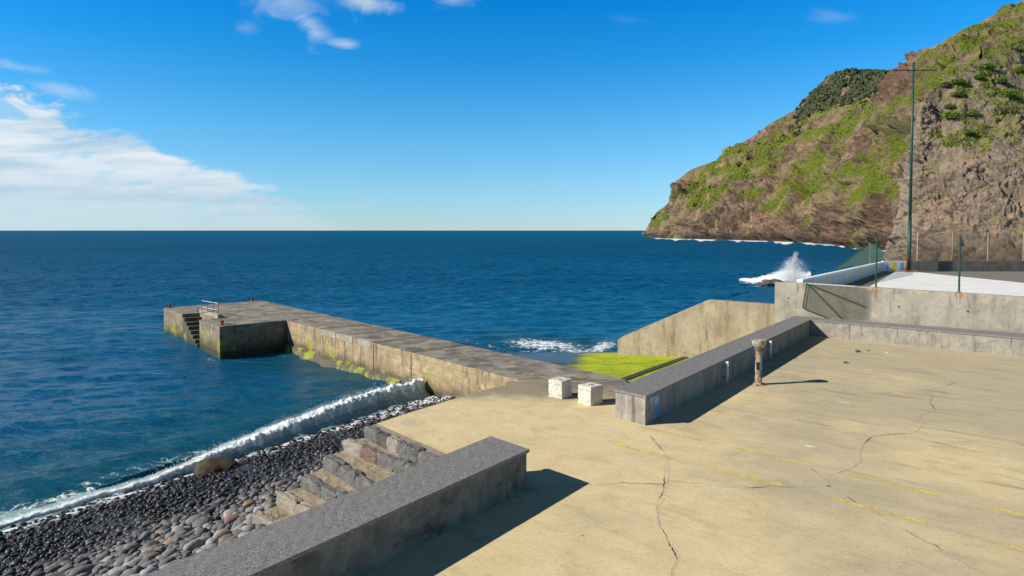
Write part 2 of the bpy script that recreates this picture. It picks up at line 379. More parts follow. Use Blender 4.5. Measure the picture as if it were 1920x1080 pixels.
def rockmat(name, c1, c2, s=3.0, c3=(.05, .045, .04)):
    m, nt, p = newmat(name); T = pos(nt)
    a = noise(nt, T, s, 7, .7, .4); b = noise(nt, T, s*5, 6, .7)
    col = mixc(nt, sstep(nt, a, .35, .65), c1, c2); col = mixc(nt, sstep(nt, b, .52, .7, 0, .7), col, c3)
    put(nt, p.inputs['Base Color'], col); p.inputs['Roughness'].default_value = .9
    put(nt, p.inputs['Normal'], bump(nt, mth(nt, 'ADD', a, b), .9, .04)); return m
M['basalt'] = rockmat('grey basalt', (.095, .095, .092), (.17, .165, .155), 3.0, (.045, .043, .04))
M['basalt_red'] = rockmat('red brown basalt', (.14, .085, .07), (.20, .13, .105))
M['tuff'] = rockmat('tan block stone', (.24, .21, .165), (.34, .30, .235), c3=(.18, .14, .1))
M['boulder'] = rockmat('wet brown boulder', (.045, .032, .018), (.085, .06, .03))
M['shore_rock'] = rockmat('dark shore rock', (.07, .06, .05), (.13, .11, .09), 1.2)

def pebmat(name, use_obj):
    m, nt, p = newmat(name); P = pos(nt)
    if use_obj: c = N(nt, 'ShaderNodeObjectInfo').outputs['Color']; wt = 0.0
    else: c = attr(nt, 'pcol', 'Color'); wt = attr(nt, 'wet')
    n = noise(nt, P, 14, 5, .65); col = mixc(nt, sstep(nt, n, .4, .75, 0, .4), c, (.05, .045, .04))
    col = mixc(nt, sstep(nt, noise(nt, P, 60, 3, .7), .62, .7, 0, .2), col, (.25, .24, .22))
    if not use_obj:
        col = mixc(nt, wt, col, mixc(nt, 1.0, col, (.20, .19, .205), 'MULTIPLY'))
        put(nt, p.inputs['Roughness'], mth(nt, 'MULTIPLY_ADD', wt, -.38, .85))
    else: p.inputs['Roughness'].default_value = .8
    put(nt, p.inputs['Base Color'], col); put(nt, p.inputs['Normal'], bump(nt, n, .2, .01)); return m
M['peb'] = pebmat('beach stones', False); M['peb_o'] = pebmat('single beach stone', True)
def beachmat():
    m, nt, p = newmat('dark gravel between stones'); P = pos(nt)
    v = N(nt, 'ShaderNodeTexVoronoi', {'Vector': P, 'Scale': 16.0}).outputs
    col = mixc(nt, .75, v[1], (.03, .03, .032), 'MIX'); col = mixc(nt, 1.0, col, (.16, .16, .165), 'MULTIPLY')
    put(nt, p.inputs['Base Color'], col); p.inputs['Roughness'].default_value = .6
    put(nt, p.inputs['Normal'], bump(nt, v[0], -1.0, .05)); return m
M['beach'] = beachmat()

# ------------------------------------------------------------------ directions
A_ = at(1151, 729.3, .85); B_ = at(1211.3, 742.6, .85); C_ = at(1519.7, 599.2, .85); D_ = at(1920, 633.1, .85); F_ = at(1489.5, 591.8, .85)
UD = (C_-B_).normalized()                # inland-to-sea direction the parapets run along
WD = (D_-C_).normalized()                # direction of the court walls, to the right
UH = math.atan2(UD.x, UD.y); WH = math.atan2(WD.x, WD.y)
UN = Vector((UD.y, -UD.x, 0))            # to the right of UD
RZU = -UH                                # rotation_z that turns +Y onto UD
print('UD heading', math.degrees(UH), 'WD heading', math.degrees(WH))
def xy(v): return (v.x, v.y)

# ------------------------------------------------------------------ plaza (the ground)
e1 = at(838, 851, 0); e2 = at(707, 794, 0); e2b = at(757, 777, 0); e3 = at(848, 749, 0); e3b = at(905, 732, 0); e4 = at(947, 722, 0)
r1 = at(971, 712.2, PIER); r2 = at(1172, 711.5, PIER)
FL = at(919.7, 817.9, .85); FR = at(993, 842, .85)
wallL = (FL-at(420, 1018.6, .85)).normalized(); wallR = (FR-at(465.8, 1080, .85)).normalized()
wd = ((wallL+wallR)/2).normalized()
WID = (FR-FL).dot(Vector((wd.y, -wd.x, 0)))
print('fore wall', math.degrees(math.atan2(wallL.x, wallL.y)), math.degrees(math.atan2(wallR.x, wallR.y)), WID)
nearL = FL-wallL*19; nearR = FR-wallR*19
rampR = at(1215, 731, 0)
plz = [xy(nearL+Vector((-.0, 0, 0))), xy(e1), xy(e2), xy(e2b), xy(e3), xy(e3b), xy(e4), xy(rampR), xy(F_+UN*.3), xy(D_+WD*25-UD*0), (60, -14), (nearL.x, -14)]
M['plaza'] = plaza_mat()
plaza = MB().prism(plz, -2.6, 0.0).build('plaza', M['plaza']); tag(plaza, kind='structure')
# ramp from the plaza down to the pier
mb = MB(); a0, a1, b0, b1 = e4, rampR, r1, r2
k = 14; vs = []; fs = []
for i in range(k+1):
    t = i/k; s_ = t*t*(3-2*t)
    for j in range(9):
        q = j/8; p0 = a0.lerp(a1, q); p1 = b0.lerp(b1, q); p = p0.lerp(p1, t); vs.append((p.x, p.y, PIER*s_*.999-.002))
for i in range(k):
    for j in range(8): fs.append((i*9+j, i*9+j+1, (i+1)*9+j+1, (i+1)*9+j))
nb = len(vs)
vs += [(v[0], v[1], -3.4) for v in vs[:nb]]
fs += [(i*9+9, i*9, nb+i*9, nb+i*9+9) for i in range(k)]+[(i*9+8, i*9+17, nb+i*9+17, nb+i*9+8) for i in range(k)]
ramp_o = mesh_obj('ramp', vs, fs, M['plaza'], smooth=False); tag(ramp_o, kind='structure')

# ------------------------------------------------------------------ plaza markings and cracks (parts of the plaza)
def zp(x, y): return (1000+x*.4792, 740+y*.4792)
def strip(name, pts, wfun, z, mat, jit=0.0, step=.06):
    P = [Vector(p) for p in pts]; L = []
    for a, b in zip(P[:-1], P[1:]):
        n = max(2, int((b-a).length/step))
        for i in range(n): L.append(a.lerp(b, i/n))
    L.append(P[-1]); n = len(L); vs = []
    off = np.cumsum(rng.normal(0, 1, n)); off -= np.linspace(off[0], off[-1], n)
    off = off/(abs(off).max()+1e-6)*jit*3 + rng.normal(0, jit*.35, n)
    for i, p in enumerate(L):
        t = (L[min(i+1, n-1)]-L[max(i-1, 0)]).normalized(); nn = Vector((t.y, -t.x, 0)); ww = wfun(i/(n-1))
        c = p+nn*float(off[i]); vs += [(c.x-nn.x*ww, c.y-nn.y*ww, z), (c.x+nn.x*ww, c.y+nn.y*ww, z)]
    return mesh_obj(name, vs, [(2*i, 2*i+1, 2*i+3, 2*i+2) for i in range(n-1)], mat, plaza)
for a, b in (((440, 130), (658, 180)), ((325, 195), (530, 245)), ((780, 205), (1055, 270)), ((675, 285), (975, 355)), ((1220, 305), (1585, 393)),
             ((1145, 400), (1545, 503)), ((1800, 443), (2060, 505)), ((1775, 570), (2060, 655))):
    strip('painted_line', [at(*zp(*a), 0), at(*zp(*b), 0)], lambda t: .075, .004, M['yellow'], 0.0, .3)
for a, b, w_ in (((1190, 27), (1240, 35), .05), ((1062, 200), (1107, 207), .09), ((1290, -100), (1330, -94), .04), ((1680, 203), (1700, 206), .04)):
    strip('paint_fleck', [at(*zp(*a), 0), at(*zp(*b), 0)], lambda t: w_, .004, M['white_worn'], 0.0, .1)
pt = [at(x, y, 0) for x, y in ((748, 788), (762, 782), (800, 785), (796, 793), (782, 801), (752, 798))]
mesh_obj('mortar_patch', [(p.x, p.y, .004) for p in pt], [tuple(range(6))], M['white_patch'], plaza)
pt = [at(x, y, 0) for x, y in ((1020, 802), (1045, 800), (1048, 804), (1030, 809))]
mesh_obj('mortar_patch', [(p.x, p.y, .004) for p in pt], [tuple(range(4))], M['white_patch'], plaza)
M['crack'] = simple('crack shadow gap', (.035, .028, .02), .95, scale=20)
M['crack_pale'] = paint('pale crack filler', (.62, .55, .42), .56)
cr = [[(455, 160), (495, 205), (528, 240), (524, 300), (520, 345), (515, 380), (492, 440), (500, 510), (535, 580), (570, 640), (545, 690), (543, 760)],
      [(-60, 378), (110, 356), (235, 352), (380, 347), (515, 350), (535, 338), (700, 353), (860, 367), (1020, 362), (1170, 358)],
      [(1090, 290), (1110, 310), (1160, 355), (1220, 395), (1340, 455), (1430, 515), (1580, 605), (1700, 675), (1860, 745)],
      [(1190, 308), (1240, 287), (1283, 262), (1275, 235), (1290, 190), (1320, 165), (1390, 153), (1490, 148), (1530, 110), (1505, 85), (1568, 62), (1548, 30), (1562, 10), (1540, -18), (1606, -32), (1650, -48)]]
for i, c in enumerate(cr):
    P = [at(*zp(*q), 0) for q in c]
    strip('crack_filler', P, lambda t: .028+.016*math.sin(t*40), .0035, M['crack_pale'], .02)
    strip('crack', P, lambda t: max(.0015, .0075*math.sin(t*17+i)+.004*math.sin(t*61)), .007, M['crack'], .022)

# ------------------------------------------------------------------ parapet walls with granite coping
def _last(): return COL.objects[-1]
def arm(rt, a, b, c, d, seglen, top=.85, th=.07, over=.035, start=0.0, last=None):
    """coping slabs over the strip a-b (side 1) / d-c (side 2); a,d one end, b,c other end"""
    L = (b-a).length; ts = [0.0]; t = start or seglen
    while t < L-.4: ts.append(t/L); t += seglen
    ts.append(1.0)
    for i in range(len(ts)-1):
        g = .004/L; t0, t1 = ts[i]+(g if i else 0), ts[i+1]-(g if i < len(ts)-2 else 0)
        p = [a.lerp(b, t0), a.lerp(b, t1), d.lerp(c, t1), d.lerp(c, t0)]
        MB().prism([xy(q) for q in p], top-th, top).build('coping_slab', M['granite'], rt); rough_mesh(rt.children[-1] if False else _last(), size=.16, amp=.007, scale=6, seed=i)
fw = root('parapet_wall', (0, 0, 0), 'long concrete parapet with dark granite top running out of the bottom of the view', 'wall')
nR = Vector((wd.y, -wd.x, 0)); ins = .04
body = [FL-wd*ins+nR*ins, FR-wd*ins-nR*ins, nearR-nR*ins, nearL+nR*ins]
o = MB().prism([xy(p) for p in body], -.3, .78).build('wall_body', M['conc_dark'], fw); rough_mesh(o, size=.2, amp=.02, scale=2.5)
jt = at(560, 943, .85); st = (jt-FL).length
arm(fw, FL, nearL, nearR, FR, 4.6, start=st)

rw = root('parapet_wall', (0, 0, 0), 'L-shaped concrete parapet with dark granite top enclosing the far corner of the plaza', 'wall')
Dr = D_+WD*9; E_ = at(1920, 624.8, .85)
bn = (E_-F_); WD2 = bn.normalized(); Er = E_+WD2*9
poly = [A_+UD*ins+UN*ins, B_+UD*ins-UN*ins, C_-UN*ins-Vector((-UD.x, -UD.y, 0))*0-WD*0+Vector((0, 0, 0)), Dr-UD*0, Er-UD*ins, F_+UN*ins-UD*ins]
poly[2] = C_-UN*ins+UD*ins; poly[3] = Dr+UD*ins
o = MB().prism([xy(p) for p in poly], -.3, .78).build('wall_body', M['conc_wall'], rw); rough_mesh(o, size=.2, amp=.02, scale=2.5, seed=4)
arm(rw, A_, F_, C_, B_, 3.6)
arm(rw, F_+WD2*.004, Er, Dr, C_+WD*.004, 3.6)
for q in ((1595, ), (1721, ), (1801, ), (1905, )):     # vertical board joints on the long back arm
    b_ = at(q[0], 655, .0); 
# posters and pipes on the right wall ------------------------------------------------
def onside(x, y, off=0.0):    # point on the plaza-side face of the right wall
    return atplane(x, y, B_-UN*ins, UD)+UN*off
pa = onside(1219.5, 744); pb = onside(1234.5, 737); zt0 = onside(1219.5, 745).z; zb0 = onside(1219.5, 790).z
print('poster', pa, pb, zt0, zb0)
pw = (Vector((pb.x, pb.y, 0))-Vector((pa.x, pa.y, 0))).length
zt = .70; zb = .10
pc = Vector((pa.x, pa.y, 0))
ps = root('poster', pc, 'blue bathing poster fixed to the end of the granite-topped parapet', 'poster')
def pl(u0, u1, v0, v1, name, mat, off):
    p0 = pc+UD*(pw*u0)+UN*off; p1 = pc+UD*(pw*u1)+UN*off; h = zt-zb
    v = []
    for p in (p0, p1):
        for q in (p, p-UN*.002):
            for z in (zb+h*v0, zb+h*v1): v.append(Vector((q.x, q.y, z))-pc)
    return v
def flat(name, pts, mat, off, par):
    h = zt-zb; v = [(pc+UD*(pw*u)+UN*off) for u, _ in pts]; n = len(pts)
    v = [Vector((q.x, q.y, zb+h*w_))-pc for q, (_, w_) in zip(v, pts)]; v2 = [q-UN*.003 for q in v]
    f = [tuple(range(n)), tuple(range(n, 2*n))[::-1]]+[(i, i+n, (i+1) % n+n, (i+1) % n) for i in range(n)]
    return mesh_obj(name, v+v2, f, mat, par)
M['sky_blue'] = simple('poster light blue', (.28, .50, .66), .5, var=.15, scale=3); M['mid_blue'] = simple('poster mid blue', (.10, .26, .52), .5, var=.15)
M['deep_blue'] = simple('poster deep blue', (.02, .08, .36), .5); M['skin_orange'] = simple('poster orange', (.52, .16, .06), .6); M['pink'] = simple('poster pink', (.62, .42, .45), .6)
flat('board', [(0, 0), (1, 0), (1, 1), (0, 1)], M['sky_blue'], .012, ps)
flat('printed_panel', [(.42, .02), (.98, .02), (.98, .62), (.42, .62)], M['mid_blue'], .016, ps)
for a, b, c_, e in ((.12, .86, .55, .885), (.14, .80, .42, .82), (.48, .30, .92, .33), (.48, .22, .72, .25), (.48, .14, .90, .17), (.5, .40, .88, .43), (.60, .93, .92, .95)):
    flat('printed_text', [(a, b), (c_, b), (c_, e), (a, e)], M['deep_blue'], .020, ps)
flat('printed_figure', [(.06, .06), (.20, .06), (.22, .30), (.27, .06), (.40, .10), (.36, .42), (.34, .58), (.46, .72), (.42, .80), (.30, .68), (.27, .74), (.18, .74), (.16, .66), (.08, .55), (.12, .34)], M['skin_orange'], .024, ps)
for (x, y0, y1, lb) in ((1355, 683, 724, 'white pipe stub standing against the parapet nearer the poster'), (1437, 643, 680, 'white pipe stub standing against the parapet behind the rusty column')):
    base = onside(x, y1-6, .16); base.z = 0
    top = .80; r = root('white_pipe', base, lb, 'pipe', 'white pipes on the parapet')
    MB().lathe([(.055, .06), (.055, top), (.045, top), (.045, .5)], n=16).build('pipe', M['white_pvc'], r, smooth=True)
    for z in (.22, .58): MB().box((0, 0, z), (.16, .05, .05), math.atan2(-UN.y, -UN.x)).build('bracket', M['rust'], r); 
    for z in (.22, .58):
        q = -UN*.12; MB().box((q.x, q.y, z), (.1, .03, .03), math.atan2(UN.y, UN.x)).build('bracket', M['rust'], r)

# rusty column ------------------------------------------------------------------
cb = at(1422, 721, 0); hc = 1.60
cl_ = root('ashtray_column', cb, 'rusty weathered steel column with a wide bowl top on the plaza', 'column')
MB().lathe([(.17, 0), (.17, .03), (.135, .05), (.125, .09), (.105, 1.20), (.10, 1.24)], n=24).build('shaft', M['column'], cl_, smooth=True)
MB().lathe([(.14, 1.235), (.15, 1.26), (.14, 1.29)], n=24).build('collar', M['rust_dull'], cl_, smooth=True)
MB().lathe([(.11, 1.29), (.16, 1.34), (.225, 1.44), (.245, hc-.02), (.255, hc), (.235, hc), (.21, 1.48), (.08, 1.40)], n=28).build('bowl', M['column'], cl_, smooth=True)
dv = (Vector((0, 0, 0))-cb); dv.z = 0; dv.normalize(); fr_ = dv.copy(); fr_.rotate(Matrix.Rotation(math.radians(-14), 3, 'Z'))
ra = math.atan2(fr_.y, fr_.x)
MB().box(fr_*.105+Vector((0, 0, .68)), (.03, .12, .27), ra).build('opening', M['black'], cl_)
MB().box(fr_*.107+Vector((0, 0, .83)), (.035, .15, .03), ra).build('opening_rim', M['rust'], cl_)
for k in range(5):
    a = k*1.25+.4; MB().box((math.cos(a)*.22, math.sin(a)*.22, .02), (.09, .05, .04), a+.4).build('anchor_bolt', M['rust_red'], cl_)

# concrete blocks ---------------------------------------------------------------
for i, ((xl, yl), (xf, yf), (xr, yr), hgt, lb) in enumerate((((1028.5, 744), (1053.5, 749), (1069, 742.5), .60, 'whitewashed concrete block at the head of the ramp, left of the pair'),
                                                  ((1083.5, 755.5), (1107.5, 761.7), (1123, 754.5), .60, 'whitewashed concrete block nearest the parapet end, right of the pair'))):
    f_ = at(xf, yf, 0); l_ = at(xl, yl, 0); sz = (f_-l_).length
    ex = (f_-l_).normalized(); ey = Vector((-ex.y, ex.x, 0)); dpt = min(sz*1.1, (at(xr, yr, 0)-f_).length); c = l_.lerp(f_, .5)+ey*dpt*.5; print('blk', sz, dpt)
    r = root('concrete_block', c, lb, 'concrete block', 'whitewashed blocks barring the ramp', math.atan2(ex.y, ex.x))
    hh = hgt*.98; print('block', sz)
    mb = MB().box((0, 0, hh/2), (sz, dpt, hh)); o = mb.build('block', M['block'], r); rough_mesh(o, cuts=12, amp=.016, scale=7, seed=i*3); 
    md = o.modifiers.new('b', 'BEVEL'); md.width = .012; md.segments = 2; md.limit_method = 'ANGLE'; md.angle_limit = math.radians(50)
    MB().box((.02, 0, hh+.002), (.22*sz/.6, .05, .01), .0).build('lifting_slot', M['black'], r)
    for u in (-.28, -.17, .12, .22):
        for z in (.12, .47): MB().box((u*sz/.6+random.uniform(-.02, .02), -dpt/2-.004, z+random.uniform(-.02, .02)), (.022, .02, .022)).build('pock_hole', M['dark_steel'], r)

# small litter ------------------------------------------------------------------
def litter(x, y, s, lb, seed, name='dry_leaves', mat='leaf_dry', cat='leaves'):
    p = at(x, y, 0); r_ = random.Random(seed); mb = MB()
    base = None
    for k in range(7):
        a = r_.uniform(0, 6.28); l = s*r_.uniform(.5, 1.1); q = Vector((math.cos(a), math.sin(a), 0)); t = Vector((-q.y, q.x, 0)); h = s*r_.uniform(.15, .55)
        mb.add([(0, 0, .006), q*l*.5+t*l*.25+Vector((0, 0, h*.6)), q*l+Vector((0, 0, h)), q*l*.5-t*l*.2+Vector((0, 0, h*.3+.01)), q*l*.45+Vector((0, 0, .005))], [(0, 1, 2), (0, 2, 3), (0, 3, 4), (0, 4, 1), (1, 4, 2), (2, 4, 3)])
    o = mb.build(name, M[mat]); o.location = p; tag(o, lb, cat); return o
litter(1607, 660, .22, 'largest brown curled leaf litter lying near the far parapet', 1)
litter(1627, 658, .12, 'small brown leaf scrap right beside the largest litter', 2)
litter(1586, 681, .16, 'upright dry leaf scrap lying nearest the long shadow', 3)
litter(1551, 634, .17, 'dark litter at the tip of the parapet corner shadow', 4)
litter(1662, 662, .09, 'pale paper scrap lying right of the leaf litter', 5, 'paper_scrap', 'court_white', 'litter')
litter(1093, 1005, .04, 'tiny brown leaf scrap on the open plaza in front of the long parapet', 6)

# ------------------------------------------------------------------ slipway
def ondown(x, y):  # placeholder
    return None
K0 = E_+UD*.35                                        # the court retaining wall stands just behind the parapet
slipP = atplane(1158, 665, K0, WD2)
print('slip wall base', slipP, 'expected sea', SEA)
gdir = Vector((math.sin(math.radians(8)), math.cos(math.radians(8)), 0))
N1 = r2.copy()
_w = atplane(1300, 671, K0, WD2); _n = Vector((N1.x, N1.y, -1.04)); _pl = (slipP-_n).cross(_w-_n).normalized()
print('slip pts', slipP, _w)
def slz(p): return _n.z-(_pl.x*(p.x-_n.x)+_pl.y*(p.y-_n.y))/_pl.z
s0 = N1+Vector((-.1, 0, 0)); 
farL = at(930, 652, SEA); farR = slipP+WD2*-.2
pts = [];  nxs, nys = 40, 50
Lnear = s0-UD*0; Rnear = s0+WD2*-0+UN*14
pierdir = (at(490.5, 563.8, PIER)-at(1040, 683, PIER)).normalized()
c00 = N1-pierdir*6; c01 = N1+pierdir*26; 
c10 = c00+WD2*0+UN*20; 
vs = []; fs = []
far0 = c01; 
q1 = K0+WD2*2; 
right_far = slipP+(slipP-K0).normalized()*3
P00, P01, P11, P10 = c00, c01, c01+(right_far-slipP)*0+Vector((22, 9, 0)), K0+WD2*1
P11 = slipP+(slipP-K0).normalized()*6+UD*6
for i in range(nxs+1):
    for j in range(nys+1):
        a = P00.lerp(P01, j/nys); b = P10.lerp(P11, j/nys); p = a.lerp(b, i/nxs); z = slz(p); z = min(z, -.03)
        vs.append((p.x, p.y, max(z, -4.5)))
for i in range(nxs):
    for j in range(nys): fs.append((i*(nys+1)+j, (i+1)*(nys+1)+j, (i+1)*(nys+1)+j+1, i*(nys+1)+j+1))
def slipmat():
    m, nt, p = newmat('slipway with bright algae'); P = pos(nt); X, Y, Z = sep(nt, P)
    n = noise(nt, P, .55, 6, .62, .3); f = noise(nt, P, 6, 6, .7); big = noise(nt, P, .25, 3)
    base = mixc(nt, f, (.07, .065, .05), (.15, .135, .105))
    # the algae field starts a little away from the pier
    e = at(1055, 683, -1.2); e2_ = at(1078, 664, -2.75)
    dr = (e2_-e); dr.z = 0; dr.normalize(); nrm = Vector((dr.y, -dr.x, 0))
    dist = N(nt, 'ShaderNodeVectorMath', {0: vmap(nt, P, loc=(-e.x, -e.y, 0)), 1: tuple(nrm)}, operation='DOT_PRODUCT').outputs['Value']
    dist = mth(nt, 'MULTIPLY_ADD', mth(nt, 'SUBTRACT', n, .5), 3.0, dist)
    g = mth(nt, 'MULTIPLY', sstep(nt, dist, -.3, 1.3), sstep(nt, mth(nt, 'MULTIPLY_ADD', mth(nt, 'SUBTRACT', n, .5), .8, Z), SEA+.02, SEA+.25))
    wet = sstep(nt, mth(nt, 'MULTIPLY_ADD', mth(nt, 'SUBTRACT', n, .5), -.6, Z), -1.75, -2.2)
    base = mixc(nt, wet, base, (.03, .04, .055))
    gc = mixc(nt, sstep(nt, n, .38, .62), (.20, .32, .004), (.46, .52, .006)); gc = mixc(nt, sstep(nt, f, .45, .62, 0, .8), gc, (.12, .22, .004)); gc = mixc(nt, sstep(nt, noise(nt, P, 14, 5, .75), .6, .72, 0, .5), gc, (.06, .09, .01))
    gc = mixc(nt, sstep(nt, big, .4, .6, 0, .4), gc, (.56, .56, .01)); gc = mixc(nt, sstep(nt, noise(nt, vmap(nt, P, loc=(5, 5, 0)), 2.2, 8, .75), .54, .64, 0, .65), gc, (.09, .13, .01))
    col = mixc(nt, g, base, gc)
    put(nt, p.inputs['Base Color'], col); put(nt, p.inputs['Roughness'], mth(nt, 'MULTIPLY_ADD', mth(nt, 'MULTIPLY', wet, mth(nt, 'SUBTRACT', 1.0, g)), -.55, .85)); p.inputs['Specular IOR Level'].default_value = .3
    put(nt, p.inputs['Normal'], bump(nt, f, .6, .03)); return m
M['slip'] = slipmat()
slip = mesh_obj('slipway', vs, fs, M['slip'], smooth=True); tag(slip, kind='structure')
# drain channel on the slipway
ch = [at(x, y, 0) for x, y in ((1172, 713), (1290, 671))]
def slip_hit(x, y):
    r = ray(x, y); t = 10.
    for _ in range(4000):
        p = CAM+r*t
        if p.z <= slz(p): return p
        t += .02
    return p
ca, cb_ = slip_hit(1172, 712), slip_hit(1283, 671.5); cdir = (cb_-ca).normalized(); cn = Vector((cdir.y, -cdir.x, 0)).normalized()
vs = []
for i in range(30):
    p = ca.lerp(cb_, i/29*1.15-.1); z = slz(p)
    for k, (o_, h_) in enumerate(((-.22, .03), (-.20, .05), (.16, .05), (.16, -.0), (.30, .01))):
        q = p+cn*o_; vs.append((q.x, q.y, z+h_))
fs = [(i*5+k, i*5+k+1, (i+1)*5+k+1, (i+1)*5+k) for i in range(29) for k in range(4)]
mesh_obj('drain_channel', vs, fs, simple('dark wet channel', (.05, .042, .03), .6), slip)

# slipway wall and court retaining wall -----------------------------------------
back = Vector((WD2.y, -WD2.x, 0)); back = back if back.y > 0 else -back
def wallface(pxs, name, mat, par, thick=.4, size=.6, amp=.01):
    pts = [p if isinstance(p, Vector) else atplane(p[0], p[1], K0, WD2) for p in pxs]
    n = len(pts); v = pts+[p+back*thick for p in pts]
    f = [tuple(range(n)), tuple(range(n, 2*n))[::-1]]+[((i+1) % n, i, i+n, (i+1) % n+n) for i in range(n)]
    o = mesh_obj(name, v, f, mat, par)
    bm = bmesh.new(); bm.from_mesh(o.data); bmesh.ops.recalc_face_normals(bm, faces=bm.faces[:]); bm.to_mesh(o.data); bm.free()
    return o
pS = atplane(1158, 665, K0, WD2); pC = atplane(1452, 571, K0, WD2); pF = atplane(1328, 562, K0, WD2)
print('slip top z', pC.z, pF.z)
lowz = lambda v, z: Vector((v.x, v.y, z))
sw = root('slipway_wall', lowz(pS, 0), 'tan concrete wall with a sloping top along the far side of the green slipway', 'wall')
sw.location = (0, 0, 0)
pS2 = atplane(1159.5, 637, K0, WD2); pS3 = atplane(1171, 629, K0, WD2)
wallface([lowz(pS, -4.5), lowz(pS, pS2.z), pS3, pF, pC, lowz(pC, -2.5)], 'wall_body', M['conc_slip'], sw)
pa1 = atplane(1237, 649, K0, WD2)-back*.06; pb1 = atplane(1300, 664, K0, WD2)-back*.06
MB().tube(pa1+back*.05, pb1+back*.05, .03, 6).build('ledge', M['conc_pale'], sw)
cw = root('court_wall', (0, 0, 0), 'tall pale concrete retaining wall with rust stains below the fence posts', 'wall')
pT0 = atplane(1455, 529.5, K0, WD2); pT1 = atplane(1506, 530, K0, WD2); pT2 = atplane(1641, 539.3, K0, WD2); pT3 = atplane(1920, 557, K0, WD2)
print('court wall tops', pT0, pT1, pT2, pT3)
pT4 = pT3+WD2*10; pT4.z = pT3.z
wallface([lowz(pC, -2.5)+(pC-pF).normalized()*0+WD2*.01, lowz(pC, pT0.z)+WD2*.01, pT1, pT2, pT3, pT4, lowz(pT4, -.5)], 'wall_body', M['conc_pale'], cw)
for x, y, wdt in ((1500, 531, .30), (1641, 540, .16), (1797, 549, .16)):
    # rust bleeding down from the post feet: a thin crust on the wall face
    p = atplane(x, y+1, K0, WD2)-back*.004; mb = MB(); r_ = random.Random(x)
    for k in range(9):
        xo = r_.uniform(-wdt, wdt); l = r_.uniform(.2, .75)*(1-abs(xo)/wdt*.6); w2 = r_.uniform(.015, .05)
        a = p+WD2*(xo-w2); b = p+WD2*(xo+w2); e = p+WD2*xo
        mb.add([a-back*.0005*k, b-back*.0005*k, lowz(b, b.z-l*.5)-back*.0005*k, lowz(e, e.z-l)-back*.0005*k, lowz(a, a.z-l*.6)-back*.0005*k], [(0, 1, 2, 3, 4)])
    mb.build('rust_stain', paint('rust stain %d' % x, (.36, .17, .05), .545), cw)
for x, y in ((1479, 559), (1686, 575), (1815, 584), (1576, 566)):
    p = atplane(x, y, K0, WD2)-back*.005; MB().tube(p+back*.03, p, .045, 12).build('drain_hole', M['black'], cw)

# ------------------------------------------------------------------ the ball court
ZC = 2.1
pT1b = pT1.copy()
s1 = pT1+WD2*(-.1)+back*.2
def meet(x, P, dr):   # ray column x with the ground line P+t*dr -> point
    k_ = (x-960)/F; r = ray(x, 483); kx = r.x/r.y
    t = (kx*P.y-P.x)/(dr.x-kx*dr.y); return P+dr*t
s2 = meet(1656, s1, UD)
topS2 = H-(491-432)/F*s2.y
print('striped wall', s1, s2, (s2-s1).length, 'top z', topS2)
s3 = atY(1703, 489.5, s2.y+.1); s4 = atY(2300, 489.5, s2.y+.1)
zfar = s3.z; print('back wall z', zfar, 'bottom', atY(1703, 507, s2.y).z)
ZC = atY(1800, 509, s2.y).z
print('ZC', ZC)
fl = [s1+Vector((0, 0, 0)), s2, s4, pT4+back*.2]
o = MB().prism([xy(p) for p in fl], -2.5, ZC).build('court_ground', M['court_floor']); tag(o, kind='structure')
cw_pts = [at(1606, 533, ZC), at(1679, 509.5, ZC), at(1716, 510, ZC), at(1925, 531, ZC), at(2300, 570, ZC)]
base_l = meet(1585, pT1+back*.45, WD2); base_r = meet(2300, pT1+back*.45, WD2)
o2 = MB().prism([xy(base_l), xy(cw_pts[1]), xy(cw_pts[2]), xy(cw_pts[3]), xy(cw_pts[4]), xy(base_r)], ZC-.02, ZC+.006).build('painted_area', M['court_white'], o)
def stripes():
    m, nt, p = newmat('pastel striped wall paint'); T = N(nt, 'ShaderNodeTexCoord').outputs['Object']; X, Y, Z = sep(nt, T)
    per = 2.05
    f = mth(nt, 'FRACT', mth(nt, 'DIVIDE', Y, per)); idx = N(nt, 'ShaderNodeValToRGB', {0: f}); e = idx.color_ramp; e.interpolation = 'CONSTANT'
    wht = (.74, .74, .72); cs = [(0, (.30, .50, .68)), (.16, wht), (.30, (.74, .56, .56)), (.52, wht), (.62, (.72, .70, .20)), (.86, wht)]
    while len(e.elements) < len(cs): e.elements.new(.5)
    for q, (a, c) in zip(e.elements, cs): q.position = a; q.color = (*c, 1)
    col = mixc(nt, sstep(nt, Z, .17, .175), wht, idx.outputs[0]) if False else idx.outputs[0]
    n = noise(nt, pos(nt), 3, 6, .7); col = mixc(nt, sstep(nt, n, .5, .7, 0, .3), col, (.5, .47, .42))
    put(nt, p.inputs['Base Color'], col); p.inputs['Roughness'].default_value = .8; return m
M['stripes'] = stripes(); M['white_paint'] = simple('white wall paint', (.78, .78, .76), .7, var=.06)
sT1 = s1.copy(); sT1.z = H-(524-432)/F*s1.y; hs1 = sT1.z; hs2 = topS2
print('striped tops', hs1, hs2)
stw = root('striped_wall', (s1.x, s1.y, 0), 'low court wall painted in blue, pink and yellow stripes under a white top', 'wall', rz=RZU)
Ls = (Vector((s2.x, s2.y, 0))-Vector((s1.x, s1.y, 0))).length
v = [(-.28, 0, ZC-3), (0, 0, ZC-3), (0, Ls, ZC-3), (-.28, Ls, ZC-3), (-.28, 0, hs1-.11), (0, 0, hs1-.11), (0, Ls, hs2-.13), (-.28, Ls, hs2-.13)]
fbox = [(0, 3, 2, 1), (4, 5, 6, 7), (0, 1, 5, 4), (1, 2, 6, 5), (2, 3, 7, 6), (3, 0, 4, 7)]
mesh_obj('wall_body', v, fbox, M['stripes'], stw)
